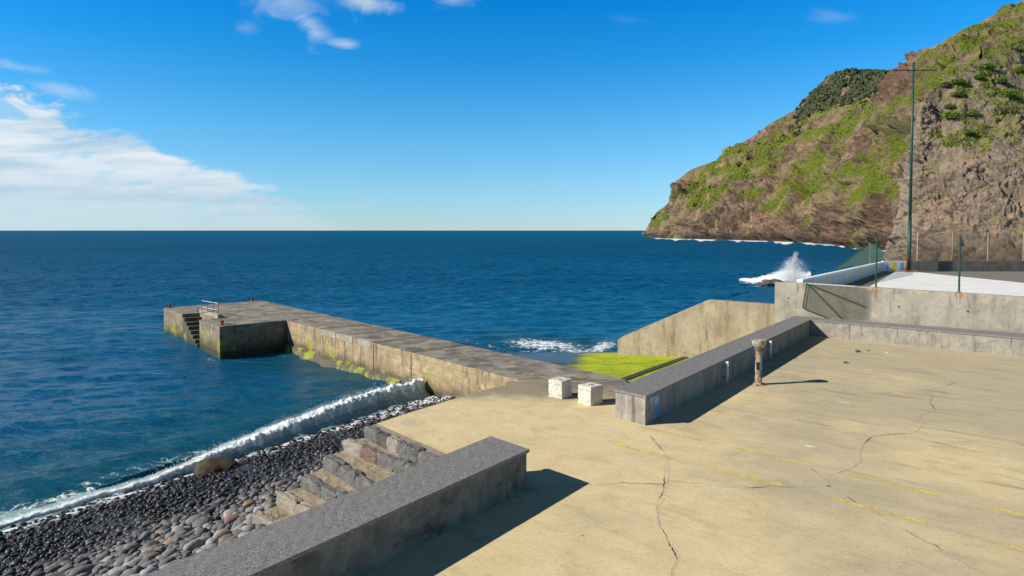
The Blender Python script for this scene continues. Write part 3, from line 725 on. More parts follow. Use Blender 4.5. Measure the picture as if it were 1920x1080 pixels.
v = [(-.30, 0, hs1-.11), (.02, 0, hs1-.11), (.02, Ls, hs2-.13), (-.30, Ls, hs2-.13), (-.30, 0, hs1), (.02, 0, hs1), (.02, Ls, hs2), (-.30, Ls, hs2)]
mesh_obj('wall_cap', v, fbox, M['white_paint'], stw)
# short painted end piece and the dark back wall
Lb = (s3-s2).length; v = []
sa = Vector((s2.x, s2.y, 0)); eb = (Vector((s3.x, s3.y, 0))-sa).normalized()
ew = root('striped_wall', sa, 'short corner piece of painted court wall with one broad yellow and one blue stripe', 'wall', rz=math.atan2(eb.y, eb.x))
MB().box((Lb/2, .15, (ZC-3+zfar)/2), (Lb, .3, zfar-ZC+3)).build('wall_body', M['white_paint'], ew)
for a, b, c in ((.12, .22, 'pink_p'), (.33, .52, 'yel_p'), (.68, .84, 'blu_p')):
    if c not in M: M[c] = simple('stripe '+c, {'pink_p': (.62, .45, .5), 'yel_p': (.72, .70, .06), 'blu_p': (.16, .42, .68)}[c], .8, var=.1)
    MB().box((Lb*(a+b)/2, -.003, (ZC+zfar-.1)/2), (Lb*(b-a), .006, zfar-ZC-.12)).build('stripe', M[c], ew)
bw = MB().prism([xy(s3+Vector((.02, 0, 0))), xy(s4), (s4.x, s4.y+.3), (s3.x+.02, s3.y+.3)], ZC-3, zfar).build('back_wall', M['back_wall'])
tag(bw, 'low dark grey concrete wall along the cliff side of the court', 'wall')

# chain link --------------------------------------------------------------------
def inside(p, poly):
    c = False; n = len(poly)
    for i in range(n):
        a, b = poly[i], poly[(i+1) % n]
        if (a[1] > p[1]) != (b[1] > p[1]) and p[0] < (b[0]-a[0])*(p[1]-a[1])/(b[1]-a[1])+a[0]: c = not c
    return c
def net(name, O, ex, ey, poly, pitch, r, mat, par, sag=0.0):
    """diagonal wires clipped to a polygon given in (u,v) metres of the frame O,ex,ey"""
    mb = MB(); us = [p[0] for p in poly]; vs_ = [p[1] for p in poly]; u0, u1, v0, v1 = min(us), max(us), min(vs_), max(vs_)
    nn = ex.cross(ey).normalized()
    for sg in (1, -1):
        k = (u0-(v1-v0)) if sg > 0 else u0
        kmax = u1 if sg > 0 else u1+(v1-v0)
        while k < kmax:
            st_ = .12; run = None; t = 0; prev = None
            while t <= (v1-v0)+1e-6:
                p = (k+sg*t, v0+t); ok = inside(p, poly)
                if ok and run is None: run = p
                if (not ok or t+st_ > (v1-v0)) and run is not None:
                    a = O+ex*run[0]+ey*run[1]; b = O+ex*p[0]+ey*p[1]; 
                    if (b-a).length > .1: mb.tube(a+nn*.004*sg, b+nn*.004*sg, r, 3)
                    run = None
                t += st_
            k += pitch
    return mb.build(name, mat, par)
def fence_post(p, top, r, mat, par): return MB().tube(p, Vector((p.x, p.y, top)), r, 8).build('post', mat, par)
# front fence on the court wall
ff = root('chain_link_fence', (0, 0, 0), 'front chain-link fence with tall dark green posts on the pale court wall', 'fence')
fp = [atplane(1641.5, 539, K0, WD2)+back*.1, atplane(1797.5, 548, K0, WD2)+back*.1]; fp.append(fp[1]+(fp[1]-fp[0])*1.05)
tops = [atplane(1642.5, 443, K0, WD2).z, atplane(1801, 441, K0, WD2).z, atplane(1801, 441, K0, WD2).z]
for p, t_ in zip(fp, tops):
    fence_post(p-Vector((0, 0, .1)), t_, .045, M['green_paint'], ff)
    MB().lathe([(.10, -.02), (.10, .015), (.055, .03)], c=p, n=10).build('post_foot', M['rust'], ff)
for a, b in zip(fp[:-1], fp[1:]):
    ex = (b-a); L_ = ex.length; ex = Vector((ex.x, ex.y, 0)).normalized(); dz = (b.z-a.z)
    net('wire_mesh', Vector((a.x, a.y, min(a.z, b.z)-.02)), ex, Vector((0, 0, 1)), [(0, .02), (L_, .02), (L_, 1.05), (0, 1.15)], .13, .0019, M['green_net'], ff)
# sagging net over the striped wall
fs_ = root('chain_link_fence', (0, 0, 0), 'sagging green net hanging in a triangle above the striped wall', 'fence')
sa0 = Vector((s1.x, s1.y, 0)); sdir = Vector((UD.x, UD.y, 0)).normalized()
def onstripe(x, y): return atplane(x, y, sa0, sdir)
def stt(x, y):
    p = onstripe(x, y); return ((Vector((p.x, p.y, 0))-sa0).dot(sdir), p.z)
tri = [stt(1567, 507), stt(1637, 456), stt(1659, 472), stt(1659, 489), stt(1640, 494)]
net('wire_mesh', sa0-UN*.12, sdir, Vector((0, 0, 1)), tri, .16, .010, M['green_net'], fs_)
e0, e1_ = onstripe(1567, 507), onstripe(1637, 456)
MB().tube(e0-UN*.12, e1_-UN*.12, .02, 6).build('top_wire', M['green_paint'], fs_)
tp = onstripe(1634, 456); tb = onstripe(1634, 496); MB().tube(tb-UN*.12, tp-UN*.12, .05, 6).build('post', M['pale_post'], fs_)
# collapsed gate panel leaning on the court wall
gt = root('fence_panel', (0, 0, 0), 'collapsed chain-link fence panel with diagonal green braces leaning on the court wall', 'fence panel')
def onc(x, y, off=.12): return atplane(x, y, K0, WD2)-back*off
g = {k: onc(*v) for k, v in dict(a=(1514, 531), b=(1506.5, 577), b2=(1503.5, 575), c=(1560, 598), d=(1623.5, 575), e=(1582, 600), f=(1604, 537), h=(1632, 545), i=(1626, 600)).items()}
for a, b, r_, m_ in (('a', 'b', .035, 'dark_steel'), ('b', 'c', .03, 'dark_steel'), ('a', 'd', .035, 'green_paint'), ('a', 'e', .035, 'green_paint'), ('a', 'f', .02, 'galv')):
    MB().tube(g[a], g[b], r_, 8).build('frame_tube', M[m_], gt)
O = Vector((K0.x, K0.y, 0))-back*.10; ex = Vector((WD2.x, WD2.y, 0))
def uvc(p): return ((p-O).dot(ex), p.z)
net('wire_mesh', O, ex, Vector((0, 0, 1)), [uvc(g['a']), uvc(g['f']), uvc(g['h']), uvc(g['i']), uvc(g['c']), uvc(g['b'])], .11, .010, M['net_grey'], gt)
# rear fence
rf = root('chain_link_fence', (0, 0, 0), 'rear chain-link fence with pale rusty posts at the foot of the cliff', 'fence')
ry = s3.y+.35; rp = [atY(x, 487, ry) for x in (1719.5, 1785, 1851.5, 1918, 1985, 2052)]; rt_ = atY(1785, 435, ry).z
for p in rp: fence_post(Vector((p.x, p.y, zfar-.3)), rt_+random.uniform(-.05, .05), .04, M['pale_post'], rf)
net('wire_mesh', Vector((rp[0].x, ry, 0)), Vector((1, 0, 0)), Vector((0, 0, 1)), [(0, zfar), (rp[-1].x-rp[0].x, zfar), (rp[-1].x-rp[0].x, rt_-.1), (0, rt_-.05)], .20, .013, M['net_grey'], rf)
# floodlight mast
mp = atY(1704, 508, s3.y-.9); mz = atY(1713, 117, s3.y-.9).z
mtop = atY(1713, 117, s3.y-.9)
ms = root('light_mast', Vector((mp.x, mp.y, ZC)), 'tall slim dark green mast with a crossbar at the corner of the court', 'mast')
off = Vector((mp.x, mp.y, ZC)); tv = mtop-off
MB().tube((0, 0, 0), (tv.x*.25, tv.y*.25, tv.z*.25), .17, 12, .15).build('pole', M['green_paint'], ms, smooth=True)
MB().tube((tv.x*.25, tv.y*.25, tv.z*.25), tv, .13, 12, .09).build('pole', M['green_paint'], ms, smooth=True)
MB().box((0, 0, .07), (1.1, 1.1, .14)).build('footing', M['rust'], ms, bevel=.03)
MB().tube((-.32, -.1, 0), (-.22, -.1, 1.2), .09, 8).build('stub', M['rust_red'], ms)
MB().box((-.12, 0, 1.25), (.75, .2, .08)).build('clamp', M['rust'], ms)
ca_, cb2 = atY(1674, 131.5, mtop.y)-off, atY(1756, 131.5, mtop.y)-off
MB().tube(ca_, cb2, .055, 8).build('crossbar', M['dark_steel'], ms)

# ------------------------------------------------------------------ pier
cA = at(307, 577.5, PIER); cN = at(411.5, 612.5, PIER); cI = at(537, 600.5, PIER); cZ = at(490.5, 563.8, PIER)
pd = -pierdir; pnn = Vector((pierdir.y, -pierdir.x, 0))      # to the far (right) side
lead = cI; pleft0 = at(971.4, 712.2, PIER)
pr0 = at(1172, 711.5, PIER)
rt1, rt2 = at(341, 589.2, PIER), at(371, 600, PIER)
pier = root('pier', (0, 0, 0), 'long weathered concrete pier with an L-shaped head and algae at the waterline', 'pier')
cFarLeft = cA+(cZ-cI).normalized()*0
zz = at(473, 562.6, PIER)
# walkway arm
arm_o = MB().prism([xy(cI), xy(pleft0), xy(pr0), xy(cZ)], -5.5, PIER).build('walkway', M['pier_side'], pier)
# head: split round the stair recess
e_side = (cN-cA); e_side.z = 0; SDir = e_side.normalized(); inn = Vector((-SDir.y, SDir.x, 0)); inn = inn if inn.x > 0 else -inn
dep = 1.25
t1 = (rt1-cA).dot(SDir); t2 = (rt2-cA).dot(SDir)
pA, pN_ = cA, cN
q1_, q2_ = cA+SDir*t1, cA+SDir*t2
h1, h2 = q1_+inn*dep, q2_+inn*dep
cI2 = cI-WD2*0
eps = pierdir*0.003
head_poly = [xy(cA), xy(q1_), xy(h1), xy(h2), xy(q2_), xy(cN), xy(cI), xy(cZ), xy(cZ.lerp(cA, .02))]
o = MB().prism([xy(cA), xy(q1_), xy(h1), xy(h2), xy(q2_), xy(cN), xy(cI), xy(cZ)], -5.5, PIER+.004).build('pier_head', M['pier_head'], pier)
nst = 8; hgt_ = (PIER-SEA+.15)/nst
for i in range(nst):
    a = q1_.lerp(q2_, i/nst*.98); b = q1_.lerp(q2_, (i+1)/nst*.98)
    zt_ = PIER-(i+1)*hgt_+hgt_*.0
    MB().prism([xy(a+SDir*.002), xy(b), xy(b+inn*(dep-.002)), xy(a+inn*(dep-.002)+SDir*.002)], -5, zt_).build('step', M['step_dark'], pier)
# top surface sheet with worn panels
def panel(ps, z, mat, name='deck_sheet'): return mesh_obj(name, [(p.x, p.y, z) for p in ps], [tuple(range(len(ps)))], mat, pier)
sh = .03
panel([cA+(cI-cA)*0+SDir*0, q1_, h1, h2, q2_, cN, cI, cZ], PIER+.008, M['pier_top'])
panel([cI, pleft0, pr0, cZ], PIER+.004, M['pier_top'])
for o_ in pier.children:
    if o_.name.startswith('deck'):
        bm = bmesh.new(); bm.from_mesh(o_.data); bmesh.ops.recalc_face_normals(bm, faces=bm.faces[:])
        if bm.faces[:][0].normal.z < 0: bmesh.ops.reverse_faces(bm, faces=bm.faces[:])
        bm.to_mesh(o_.data); bm.free()
# joints across the walkway
def lerpL(t): return cI.lerp(pleft0, t)
for t in (.0, .22, .36, .50, .66):
    a = lerpL(t)+Vector((0, 0, 0)); b = a+pnn*((pr0-a).dot(pnn))
    jit = .15
    MB().tube(Vector((a.x, a.y, PIER+.0)), Vector((b.x+jit, b.y+jit, PIER+.0)), .025, 6).build('joint', M['black'], pier)
for t in (0.003, .36, .50, .66):
    a = lerpL(t)-pnn*.006; MB().tube(Vector((a.x, a.y, PIER-.05)), Vector((a.x, a.y, SEA+.2)), .022, 6).build('joint', M['black'], pier)
# pale worn kerb patches along the near edge and a step on the far edge
for t0_, t1_, w_ in ((.23, .31, .55), (.34, .40, .35), (.43, .49, .45)):
    a, b = lerpL(t0_), lerpL(t1_)
    MB().prism([xy(a-pnn*.03), xy(b-pnn*.03), xy(b+pnn*w_), xy(a+pnn*w_*.6)], PIER-.35, PIER+.02).build('edge_repair', M['conc_pale'], pier)
kb = [h1+inn*.02, h2+inn*.02]
MB().prism([xy(h1+inn*.05-SDir*.2), xy(h2+inn*.05), xy(h2+inn*.35), xy(h1+inn*.35-SDir*.2)], PIER, PIER+.28).build('kerb', M['conc_pale'], pier)
# algae and rubble ledge at the foot of the pier
ledge = MB(); r_ = random.Random(3)
vs = []; fs = []; nL = 90
for i in range(nL):
    t = i/(nL-1)*.62; a = lerpL(t); wv = .28+.10*math.sin(i*.37)+.12*r_.random()
    z = SEA+.10+.05*r_.random()
    vs += [tuple(a-Vector((0, 0, 0))+pnn*.05)[:2]+(z+.22,), tuple(a-pnn*wv*.6)[:2]+(z+.05,), tuple(a-pnn*wv)[:2]+(SEA-.3,)]
for i in range(nL-1):
    for k in range(2): fs.append((i*3+k, i*3+3+k, i*3+4+k, i*3+1+k))
def ledgemat():
    m, nt, p = newmat('algae covered footing'); P = pos(nt); n = noise(nt, P, 1.0, 5, .6); f = noise(nt, P, 9, 5, .7)
    col = mixc(nt, sstep(nt, f, .4, .6), (.06, .05, .03), (.13, .10, .06)); col = mixc(nt, sstep(nt, n, .50, .58, 0, .9), col, mixc(nt, f, (.16, .20, .01), (.36, .38, .012)))
    put(nt, p.inputs['Base Color'], col); p.inputs['Roughness'].default_value = .6; put(nt, p.inputs['Normal'], bump(nt, f, 1, .05)); return m
mesh_obj('footing', vs, fs, ledgemat(), pier)
# bollards
for x, y, lb in ((314, 577, 'rusty red mooring bollard at the seaward left corner of the pier head'), (474, 563.5, 'rusty mooring bollard at the far corner of the pier head'), (415, 611, 'rusty red mooring bollard at the near corner of the pier head')):
    p = at(x, y, PIER); s_ = (Vector((0, 50, 0))-p).normalized()
    p = p+(at(440, 590, PIER)-p).normalized()*.35
    r = root('mooring_bollard', Vector((p.x, p.y, PIER+.01)), lb, 'bollard', 'bollards on the pier head')
    MB().lathe([(.13, 0), (.13, .04), (.09, .07), (.08, .20), (.13, .23), (.14, .28), (.10, .32)], n=16).build('post', M['rust_red'], r, smooth=True)
    MB().box((0, 0, .005), (.5, .42, .02), .3).build('base_plate', M['rust'], r)
# handrail round the stair opening
hr = root('handrail', (0, 0, 0), 'thin metal handrail beside the steps cut into the pier head', 'handrail')
pz = PIER+.01
hp = [at(371, 601, pz), at(380.5, 587, pz), at(390, 590, pz), at(401, 594, pz), at(409, 595.5, pz)]
hB = at(379, 588.5, pz); hE = at(409.5, 594.5, pz)
def hz(x, y, base): return H+(atY(x, y, base.y).z-H)
zt_h = atY(409, 567, hE.y).z; 
posts = [hB.lerp(hE, t) for t in (0, .36, .72, 1.0)]
zt_h = pz+1.02
for p in posts: MB().tube(p, Vector((p.x, p.y, zt_h)), .022, 6).build('upright', M['dark_steel'], hr)
for z, m_ in ((zt_h, 'galv'), (pz+.52, 'galv')):
    MB().tube(Vector((hB.x, hB.y, z)), Vector((hE.x, hE.y, z)), .028, 6).build('rail', M[m_], hr)
h0 = at(371.5, 601, pz); MB().tube(h0, Vector((h0.x, h0.y, pz+1.0)), .03, 6).build('upright', M['dark_steel'], hr)
MB().tube(Vector((h0.x, h0.y, pz+.5)), Vector((hE.x, hE.y, pz+.5)), .02, 6).build('rail', M['dark_steel'], hr)

# ------------------------------------------------------------------ beach
W0 = at(0, 1003, SEA); W1 = at(805, 745, SEA); BU = (W1-W0).normalized(); BN = Vector((BU.y, -BU.x, 0)); BSL = .17
print('beach heading', math.degrees(math.atan2(BU.x, BU.y)))
def bq(x, y): return (x-W0.x)*BN.x+(y-W0.y)*BN.y
def bs(x, y): return (x-W0.x)*BU.x+(y-W0.y)*BU.y
def bz(x, y): return SEA+BSL*bq(x, y)
vs = []; fs = []; ns, nq = 70, 40
for i in range(ns+1):
    for j in range(nq+1):
        s_ = -14+i/ns*62; q = -10+j/nq*26; p = W0+BU*s_+BN*q
        z = SEA+BSL*q if q > 0 else SEA+.22*q
        z += .05*math.sin(s_*1.3)+.03*math.sin(s_*2.9+q)
        vs.append((p.x, p.y, min(z, -.45)))
for i in range(ns):
    for j in range(nq): fs.append((i*(nq+1)+j, (i+1)*(nq+1)+j, (i+1)*(nq+1)+j+1, i*(nq+1)+j+1))
# the beach sheet stops at the pier and under the plaza
pside = lambda v: (v[0]-cI.x)*pnn.x+(v[1]-cI.y)*pnn.y
fs = [f for f in fs if all(pside(vs[i]) < 1.5 for i in f) or all(vs[i][1] < e4.y for i in f)]
o = mesh_obj('beach', vs, fs, M['beach'], smooth=True); tag(o, kind='structure')

# stones --------------------------------------------------------------------------
protos = []
for k in range(7):
    bm = bmesh.new(); bmesh.ops.create_icosphere(bm, subdivisions=2 if k < 6 else 2, radius=1)
    P = np.array([v.co[:] for v in bm.verts]); P = P*(1+.13*fbm(P*1.3+k*9.1, 2))[:, None]
    pw_ = 2.4; P = P/((np.abs(P)**pw_).sum(1)**(1/pw_)/np.linalg.norm(P, axis=1))[:, None]
    Fc = np.array([[v.index for v in f.verts] for f in bm.faces]); bm.free(); protos.append((P, Fc))
stones = []
stairL = [at(684, 802, 0), at(476, 968, -1.3)]
def free(x, y):
    # under the plaza, the steps or the wall there is nothing to see
    q = bq(x, y); s_ = bs(x, y)
    P2 = Vector((x, y, 0)); a, b = stairL
    dv_ = Vector((b.x-a.x, b.y-a.y, 0)); t = (P2-Vector((a.x, a.y, 0))).dot(dv_)/dv_.dot(dv_)
    side = (x-a.x)*(b.y-a.y)-(y-a.y)*(b.x-a.x)
    return q, s_, t, side
s_ = -9.0
spots_ = []
while s_ < 31:
    q = -1.2
    while q < 13.4:
        p = W0+BU*s_+BN*q
        dry = min(1, max(0, (q-3.6)/3.5))
        spots_.append((s_, q))
        q += .083+.07*dry
    s_ += .15
r_ = random.Random(11)
for (s_, q) in spots_:
    s2_ = s_+r_.uniform(-.09, .09); q2_ = q+r_.uniform(-.05, .05); p = W0+BU*s2_+BN*q2_
    ix, iy = px(np.array([[p.x, p.y, SEA+BSL*q2_]])); ix, iy = ix[0], iy[0]
    if ix < -120 or iy > 1230 or ix > 870: continue
    a, b = stairL; side = (p.x-a.x)*(b.y-a.y)-(p.y-a.y)*(b.x-a.x); tt = ((p.x-a.x)*(b.x-a.x)+(p.y-a.y)*(b.y-a.y))/((b-a).x**2+(b-a).y**2)
    if tt > 0 and tt < 1.03 and side < 0 and q2_ > 4: continue
    # left of the parapet and plaza edge only
    wl = (p.x-FL.x)*wallL.y-(p.y-FL.y)*wallL.x
    if wl > .2: continue
    if tt <= 0 and q2_ > 8.6: continue
    dry = min(1, max(0, (q2_-3.4)/4.2+r_.uniform(-.12, .12)))
    L_ = (.108+.115*dry)*math.exp(r_.gauss(0, .33)); 
    if r_.random() < .03+.05*dry: L_ *= 1.55
    L_ = min(L_, .42)
    wdt = L_*r_.uniform(.58, .85); ht = L_*r_.uniform(.40, .62)
    yaw = UH+math.radians(-12)+r_.gauss(0, .5)
    wet = min(1, max(0, (6.6-q2_)/2.4+r_.gauss(0, .2)))
    g0 = r_.choice((.085, .11, .13, .16, .19, .10, .24))*(1+.35*dry); tint = r_.random()
    c = (g0, g0, g0*1.03) if tint < .6 else ((g0*1.1, g0*1.0, g0*.87) if tint < .90 else ((g0*.9, g0*.95, g0*1.08) if tint < .985 else (g0*1.25, g0*.85, g0*.7)))
    stones.append((p.x, p.y, SEA+BSL*q2_+ht*.15+r_.uniform(-.02, .06), L_/2, wdt/2, ht/2, yaw, r_.uniform(-.35, .35), r_.uniform(-.3, .3), r_.randrange(7), c, wet, ix, iy, L_*F/p.y))
# a few singled-out stones
special = [(466, 947, .30, (.33, .20, .09), 'orange brown beach stone beside the lowest step of the stone stairs'),
           (436, 976, .38, (.20, .12, .10), 'long red brown beach stone below the orange one'),
           (475, 950, .34, (.30, .30, .31), None)]
def rotm(yaw, a, b): return np.array(Matrix.Rotation(-yaw, 3, 'Z') @ Matrix.Rotation(a, 3, 'X') @ Matrix.Rotation(b, 3, 'Y'))
vis = [s for s in stones if -20 < s[12] < 700 and s[13] < 1095]
vis.sort(key=lambda s: -s[14]*math.sqrt(s[4]/s[3])); chosen = vis[:296]; cid = {id(s) for s in chosen}
pm = []
for P, Fc in protos: pm.append((P, Fc))
pmesh = []
for k, (P, Fc) in enumerate(pm):
    me = bpy.data.meshes.new('beach_stone'); me.from_pydata([tuple(v) for v in P], [], [tuple(f) for f in Fc]); me.materials.append(M['peb_o'])
    me.polygons.foreach_set('use_smooth', np.ones(len(me.polygons), dtype=bool))
    bm = bmesh.new(); bm.from_mesh(me); bmesh.ops.subdivide_edges(bm, edges=bm.edges[:], cuts=1, use_grid_fill=True, smooth=1.0); bm.to_mesh(me); bm.free()
    me.polygons.foreach_set('use_smooth', np.ones(len(me.polygons), dtype=bool)); pmesh.append(me)
for s in chosen:
    o = bpy.data.objects.new('beach_stone', pmesh[s[9]]); COL.objects.link(o)
    o.location = s[:3]; o.scale = (s[4], s[3], s[5]); o.rotation_euler = (Matrix.Rotation(-s[6], 3, 'Z') @ Matrix.Rotation(s[7], 3, 'X') @ Matrix.Rotation(s[8], 3, 'Y')).to_euler()
    c = s[10]; g0 = sum(c)/3*(1-.55*s[11]); o.color = (*[v*(1-.55*s[11]) for v in c], 1)
    if c[0] > c[1]*1.3: lb = 'smooth reddish brown rounded stone in the dry pebble bank by the long parapet'
    elif c[0] > c[2]*1.15: lb = 'smooth tan grey rounded stone in the dry pebble bank by the long parapet'
    elif s[11] > .5: lb = 'wet dark rounded stone lower down the pebble beach'
    elif g0 > .17: lb = 'smooth pale grey rounded stone in the dry pebble bank by the long parapet'
    else: lb = 'smooth dark grey rounded stone in the dry pebble bank by the long parapet'
    tag(o, lb, 'stone', 'rounded stones: '+lb.split(' rounded')[0])
def beach_hit(x, y):
    r = ray(x, y); t = 5.
    while t < 60:
        p = CAM+r*t
        if p.z <= bz(p.x, p.y)+.1: return p
        t += .02
    return p
for x, y, L_, c, lb in special:
    if lb is None: continue
    p = beach_hit(x, y); o = bpy.data.objects.new('beach_stone', pmesh[2]); COL.objects.link(o); o.location = p; o.scale = (L_*.36, L_*.5, L_*.32); o.rotation_euler = (.1, .1, -UH-.3); o.color = (*c, 1); tag(o, lb, 'stone')
rest = [s for s in stones if id(s) not in cid]
VV = []; FF = []; CC = []; WW = []; b0_ = 0
for s in rest:
    P, Fc = pm[s[9]]; R = rotm(s[6], s[7], s[8]); Q = (P*np.array([s[4], s[3], s[5]])) @ R.T+np.array(s[:3])
    VV.append(Q); FF.append(Fc+b0_); b0_ += len(P); CC.append(np.tile([*s[10], 1], (len(P), 1))); WW.append(np.full(len(P), s[11]))
o = mesh_obj('beach_stones', np.concatenate(VV), np.concatenate(FF), M['peb'], None, True, {'pcol': np.concatenate(CC), 'wet': np.concatenate(WW)})
tag(o, 'mass of dark wet rounded stones covering the beach below the plaza', 'stones', kind='stuff'); print('stones', len(stones), len(rest))
# boulder in the wash
bp = at(403, 897, SEA+.05); o = bpy.data.objects.new('boulder', rock_mesh('boulder', (1.5, 1.1, .95), 3, M['boulder'], 4, .12, 2.3)); COL.objects.link(o)
o.location = (bp.x, bp.y+.25, SEA+.18); o.rotation_euler = (0, .15, .5); o.data.polygons.foreach_set('use_smooth', np.ones(len(o.data.polygons), dtype=bool)); tag(o, 'large wet brown boulder in the foam at the edge of the beach', 'boulder')

# ------------------------------------------------------------------ stone steps
st_root = root('stone_steps', (0, 0, 0), 'rough steps of basalt blocks and mortar going down from the plaza to the beach', 'steps')
rows = [((684, 802), (804, 857), 0.0), ((645, 825), (790, 884), -.26), ((607, 856), (700, 913), -.52), ((565, 893), (650, 935), -.78), ((520, 926), (600, 965), -1.04), ((476, 966), (545, 1000), -1.30)]
rowP = []
for (l, r__, z) in rows:
    a = at(*l, z); b = at(*r__, z); ev = (b-a).normalized(); wl = FL+nR*ins
    # extend to the parapet
    k_ = 0
    while ((b-FL).cross(wallL)).z < 0 and k_ < 200: b = b+ev*.03; k_ += 1
    rowP.append((a, b, z))
    print('row', z, a, b)
rr = random.Random(5)
mats = ['basalt', 'basalt', 'basalt', 'basalt_dk']
M['basalt_dk'] = rockmat('dark weathered basalt', (.07, .066, .06), (.13, .12, .105), 4.0, (.035, .032, .03))
for i, (a, b, z) in enumerate(rowP):
    ev = (b-a).normalized(); dn = Vector((ev.y, -ev.x, 0)); dn = dn if dn.dot(-wallL) > 0 else -dn      # towards the viewer, down the steps
    if i == 0: up0, up1 = a-dn*.9, b-dn*.9
    else:
        up0, up1 = rowP[i-1][0], rowP[i-1][1]
    # tread: mortar slab from this row's front back to the riser above
    if i == 0:
        poly_ = [xy(a+ev*.02), xy(e2), xy(e1), xy(b)]
        poly_ = [xy(a), xy(b), xy(e1), xy(e2)]
    else: poly_ = [xy(a), xy(b), xy(up1), xy(up0)]
    o = MB().prism(poly_, z-1.0, z-(.003 if i == 0 else .03)).build('tread', M['tread'], st_root); rough_mesh(o, size=.10, amp=.004 if i == 0 else .022, scale=5, seed=i)
    L_ = (b-a).length; t = 0.0; n_ = 0
    while t < L_-.15:
        w_ = rr.uniform(.38, 1.0) if i < 5 else .7
        w_ = min(w_, L_-t)
        if L_-t-w_ < .2: w_ = L_-t
        hh = .34+rr.uniform(-.03, .04); dp = rr.uniform(.22, .29)
        c = a+ev*(t+w_/2)-dn*(dp/2-.05)
        mt = mats[rr.randrange(4)] if i < 4 else 'tuff'
        if i == 1 and n_ == 0: mt = 'tuff'
        if i == 1 and n_ == 1: mt = 'basalt_red'
        if i == 0 and n_ == 2: mt = 'tuff'
        me = rock_mesh('riser_stone', (w_*1.06, dp, hh+.05), i*10+n_, M[mt], 4, .15, 6.5); ob = bpy.data.objects.new('riser_stone', me); COL.objects.link(ob); ob.parent = st_root
        ob.location = (c.x, c.y, z-hh/2+rr.uniform(-.01, .04)); ob.rotation_euler = (rr.uniform(-.03, .03), rr.uniform(-.02, .02), math.atan2(ev.y, ev.x)+rr.uniform(-.05, .05))
        t += w_; n_ += 1
sl_a = rowP[-1][0]
for k, (x, y) in enumerate(((508, 968), (520, 966), (512, 975), (522, 973))):
    p = at(x, y, -1.30); MB().tube(p, p+Vector((.03, 0, .14)), .008, 6).build('rebar', M['rust_red'], st_root)

# ------------------------------------------------------------------ sea
cols = np.concatenate([np.linspace(-78, -38.5, 60), np.linspace(-38, 36.5, 760), np.linspace(37, 78, 60)])*math.pi/180
rows_ = np.concatenate([12*np.exp(np.linspace(0, math.log(300/12), 1300)), 300*np.exp(np.linspace(0, math.log(60000/300), 400))[1:]]); NR_ = len(rows_)
A2, R2 = np.meshgrid(cols, rows_); X2 = (np.sin(A2)*R2).ravel(); Y2 = (np.cos(A2)*R2).ravel(); RR = R2.ravel()
sp_ = np.maximum(np.where(RR < 300, RR*.00248, RR*.0133), RR*.0017)
Z2 = np.zeros_like(X2); DX = np.zeros_like(X2); DY = np.zeros_like(X2); wr = np.random.default_rng(12)
shel = np.clip((Y2-30)/60, .45, 1.0)
for k in range(72):
    lam = .38*1.07**k*wr.uniform(.95, 1.05); th = math.radians(174+wr.normal(0, 22 if lam < 6 else 12)); amp = .0125*lam**.75
    if lam > 4: amp *= .38
    kx, ky = math.sin(th)*2*math.pi/lam, math.cos(th)*2*math.pi/lam; ph = wr.uniform(0, 6.28)
    att = np.clip((lam/sp_-2.5)/3, 0, 1)*shel; arg = kx*X2+ky*Y2+ph
    Z2 += amp*att*np.sin(arg); DX += amp*att*.8*math.sin(th)*np.cos(arg); DY += amp*att*.8*math.cos(th)*np.cos(arg)
grp = .85+.3*np.clip(.5+fbm(np.stack([X2*.035, Y2*.05, X2*0], 1), 3), 0, 1)
Z2 *= grp
# shore calm-down and keep off the beach
q2 = (X2-W0.x)*BN.x+(Y2-W0.y)*BN.y; s2a = (X2-W0.x)*BU.x+(Y2-W0.y)*BU.y
# swell lines running in parallel with the shore
Z2 += .07*np.exp(-((q2+3.0)/1.0)**2)*np.clip((s2a+12)/10, 0, 1)*(s2a < 24)+.05*np.exp(-((q2+7.5)/1.6)**2)*(s2a < 24)
PXX, PYY = px(np.stack([X2, Y2, np.full_like(X2, SEA)], 1))
foam = np.zeros_like(X2); shal = np.zeros_like(X2)
def blob(cx, cy, rx, ry, k, rot=0):
    global foam
    c_, s__ = math.cos(math.radians(rot)), math.sin(math.radians(rot)); dx_, dy_ = PXX-cx, PYY-cy
    u_ = (dx_*c_+dy_*s__)/rx; v_ = (-dx_*s__+dy_*c_)/ry
    foam = np.maximum(foam, k*np.clip(1.25-np.sqrt(u_*u_+v_*v_), 0, 1))
blob(1020, 645, 150, 19, 1.0, 4); blob(1090, 657, 90, 9, .95, 2); blob(1130, 650, 48, 18, 1.05, -15); blob(930, 650, 60, 9, .75, 12); blob(885, 642, 60, 5, .7, 12); blob(1000, 655, 70, 6, .8, 2)
blob(270, 640, 60, 7, .62, 0); blob(330, 637, 30, 6, .68); blob(395, 668, 26, 4, .85, 8); blob(478, 665, 30, 3, .60, -4); blob(300, 655, 40, 5, .5)
blob(1430, 524, 62, 7, 1.25, -4); blob(1470, 518, 45, 12, 1.5, -5); blob(1410, 537, 60, 5, .85, 2); blob(1345, 524, 60, 3, .5, 2)
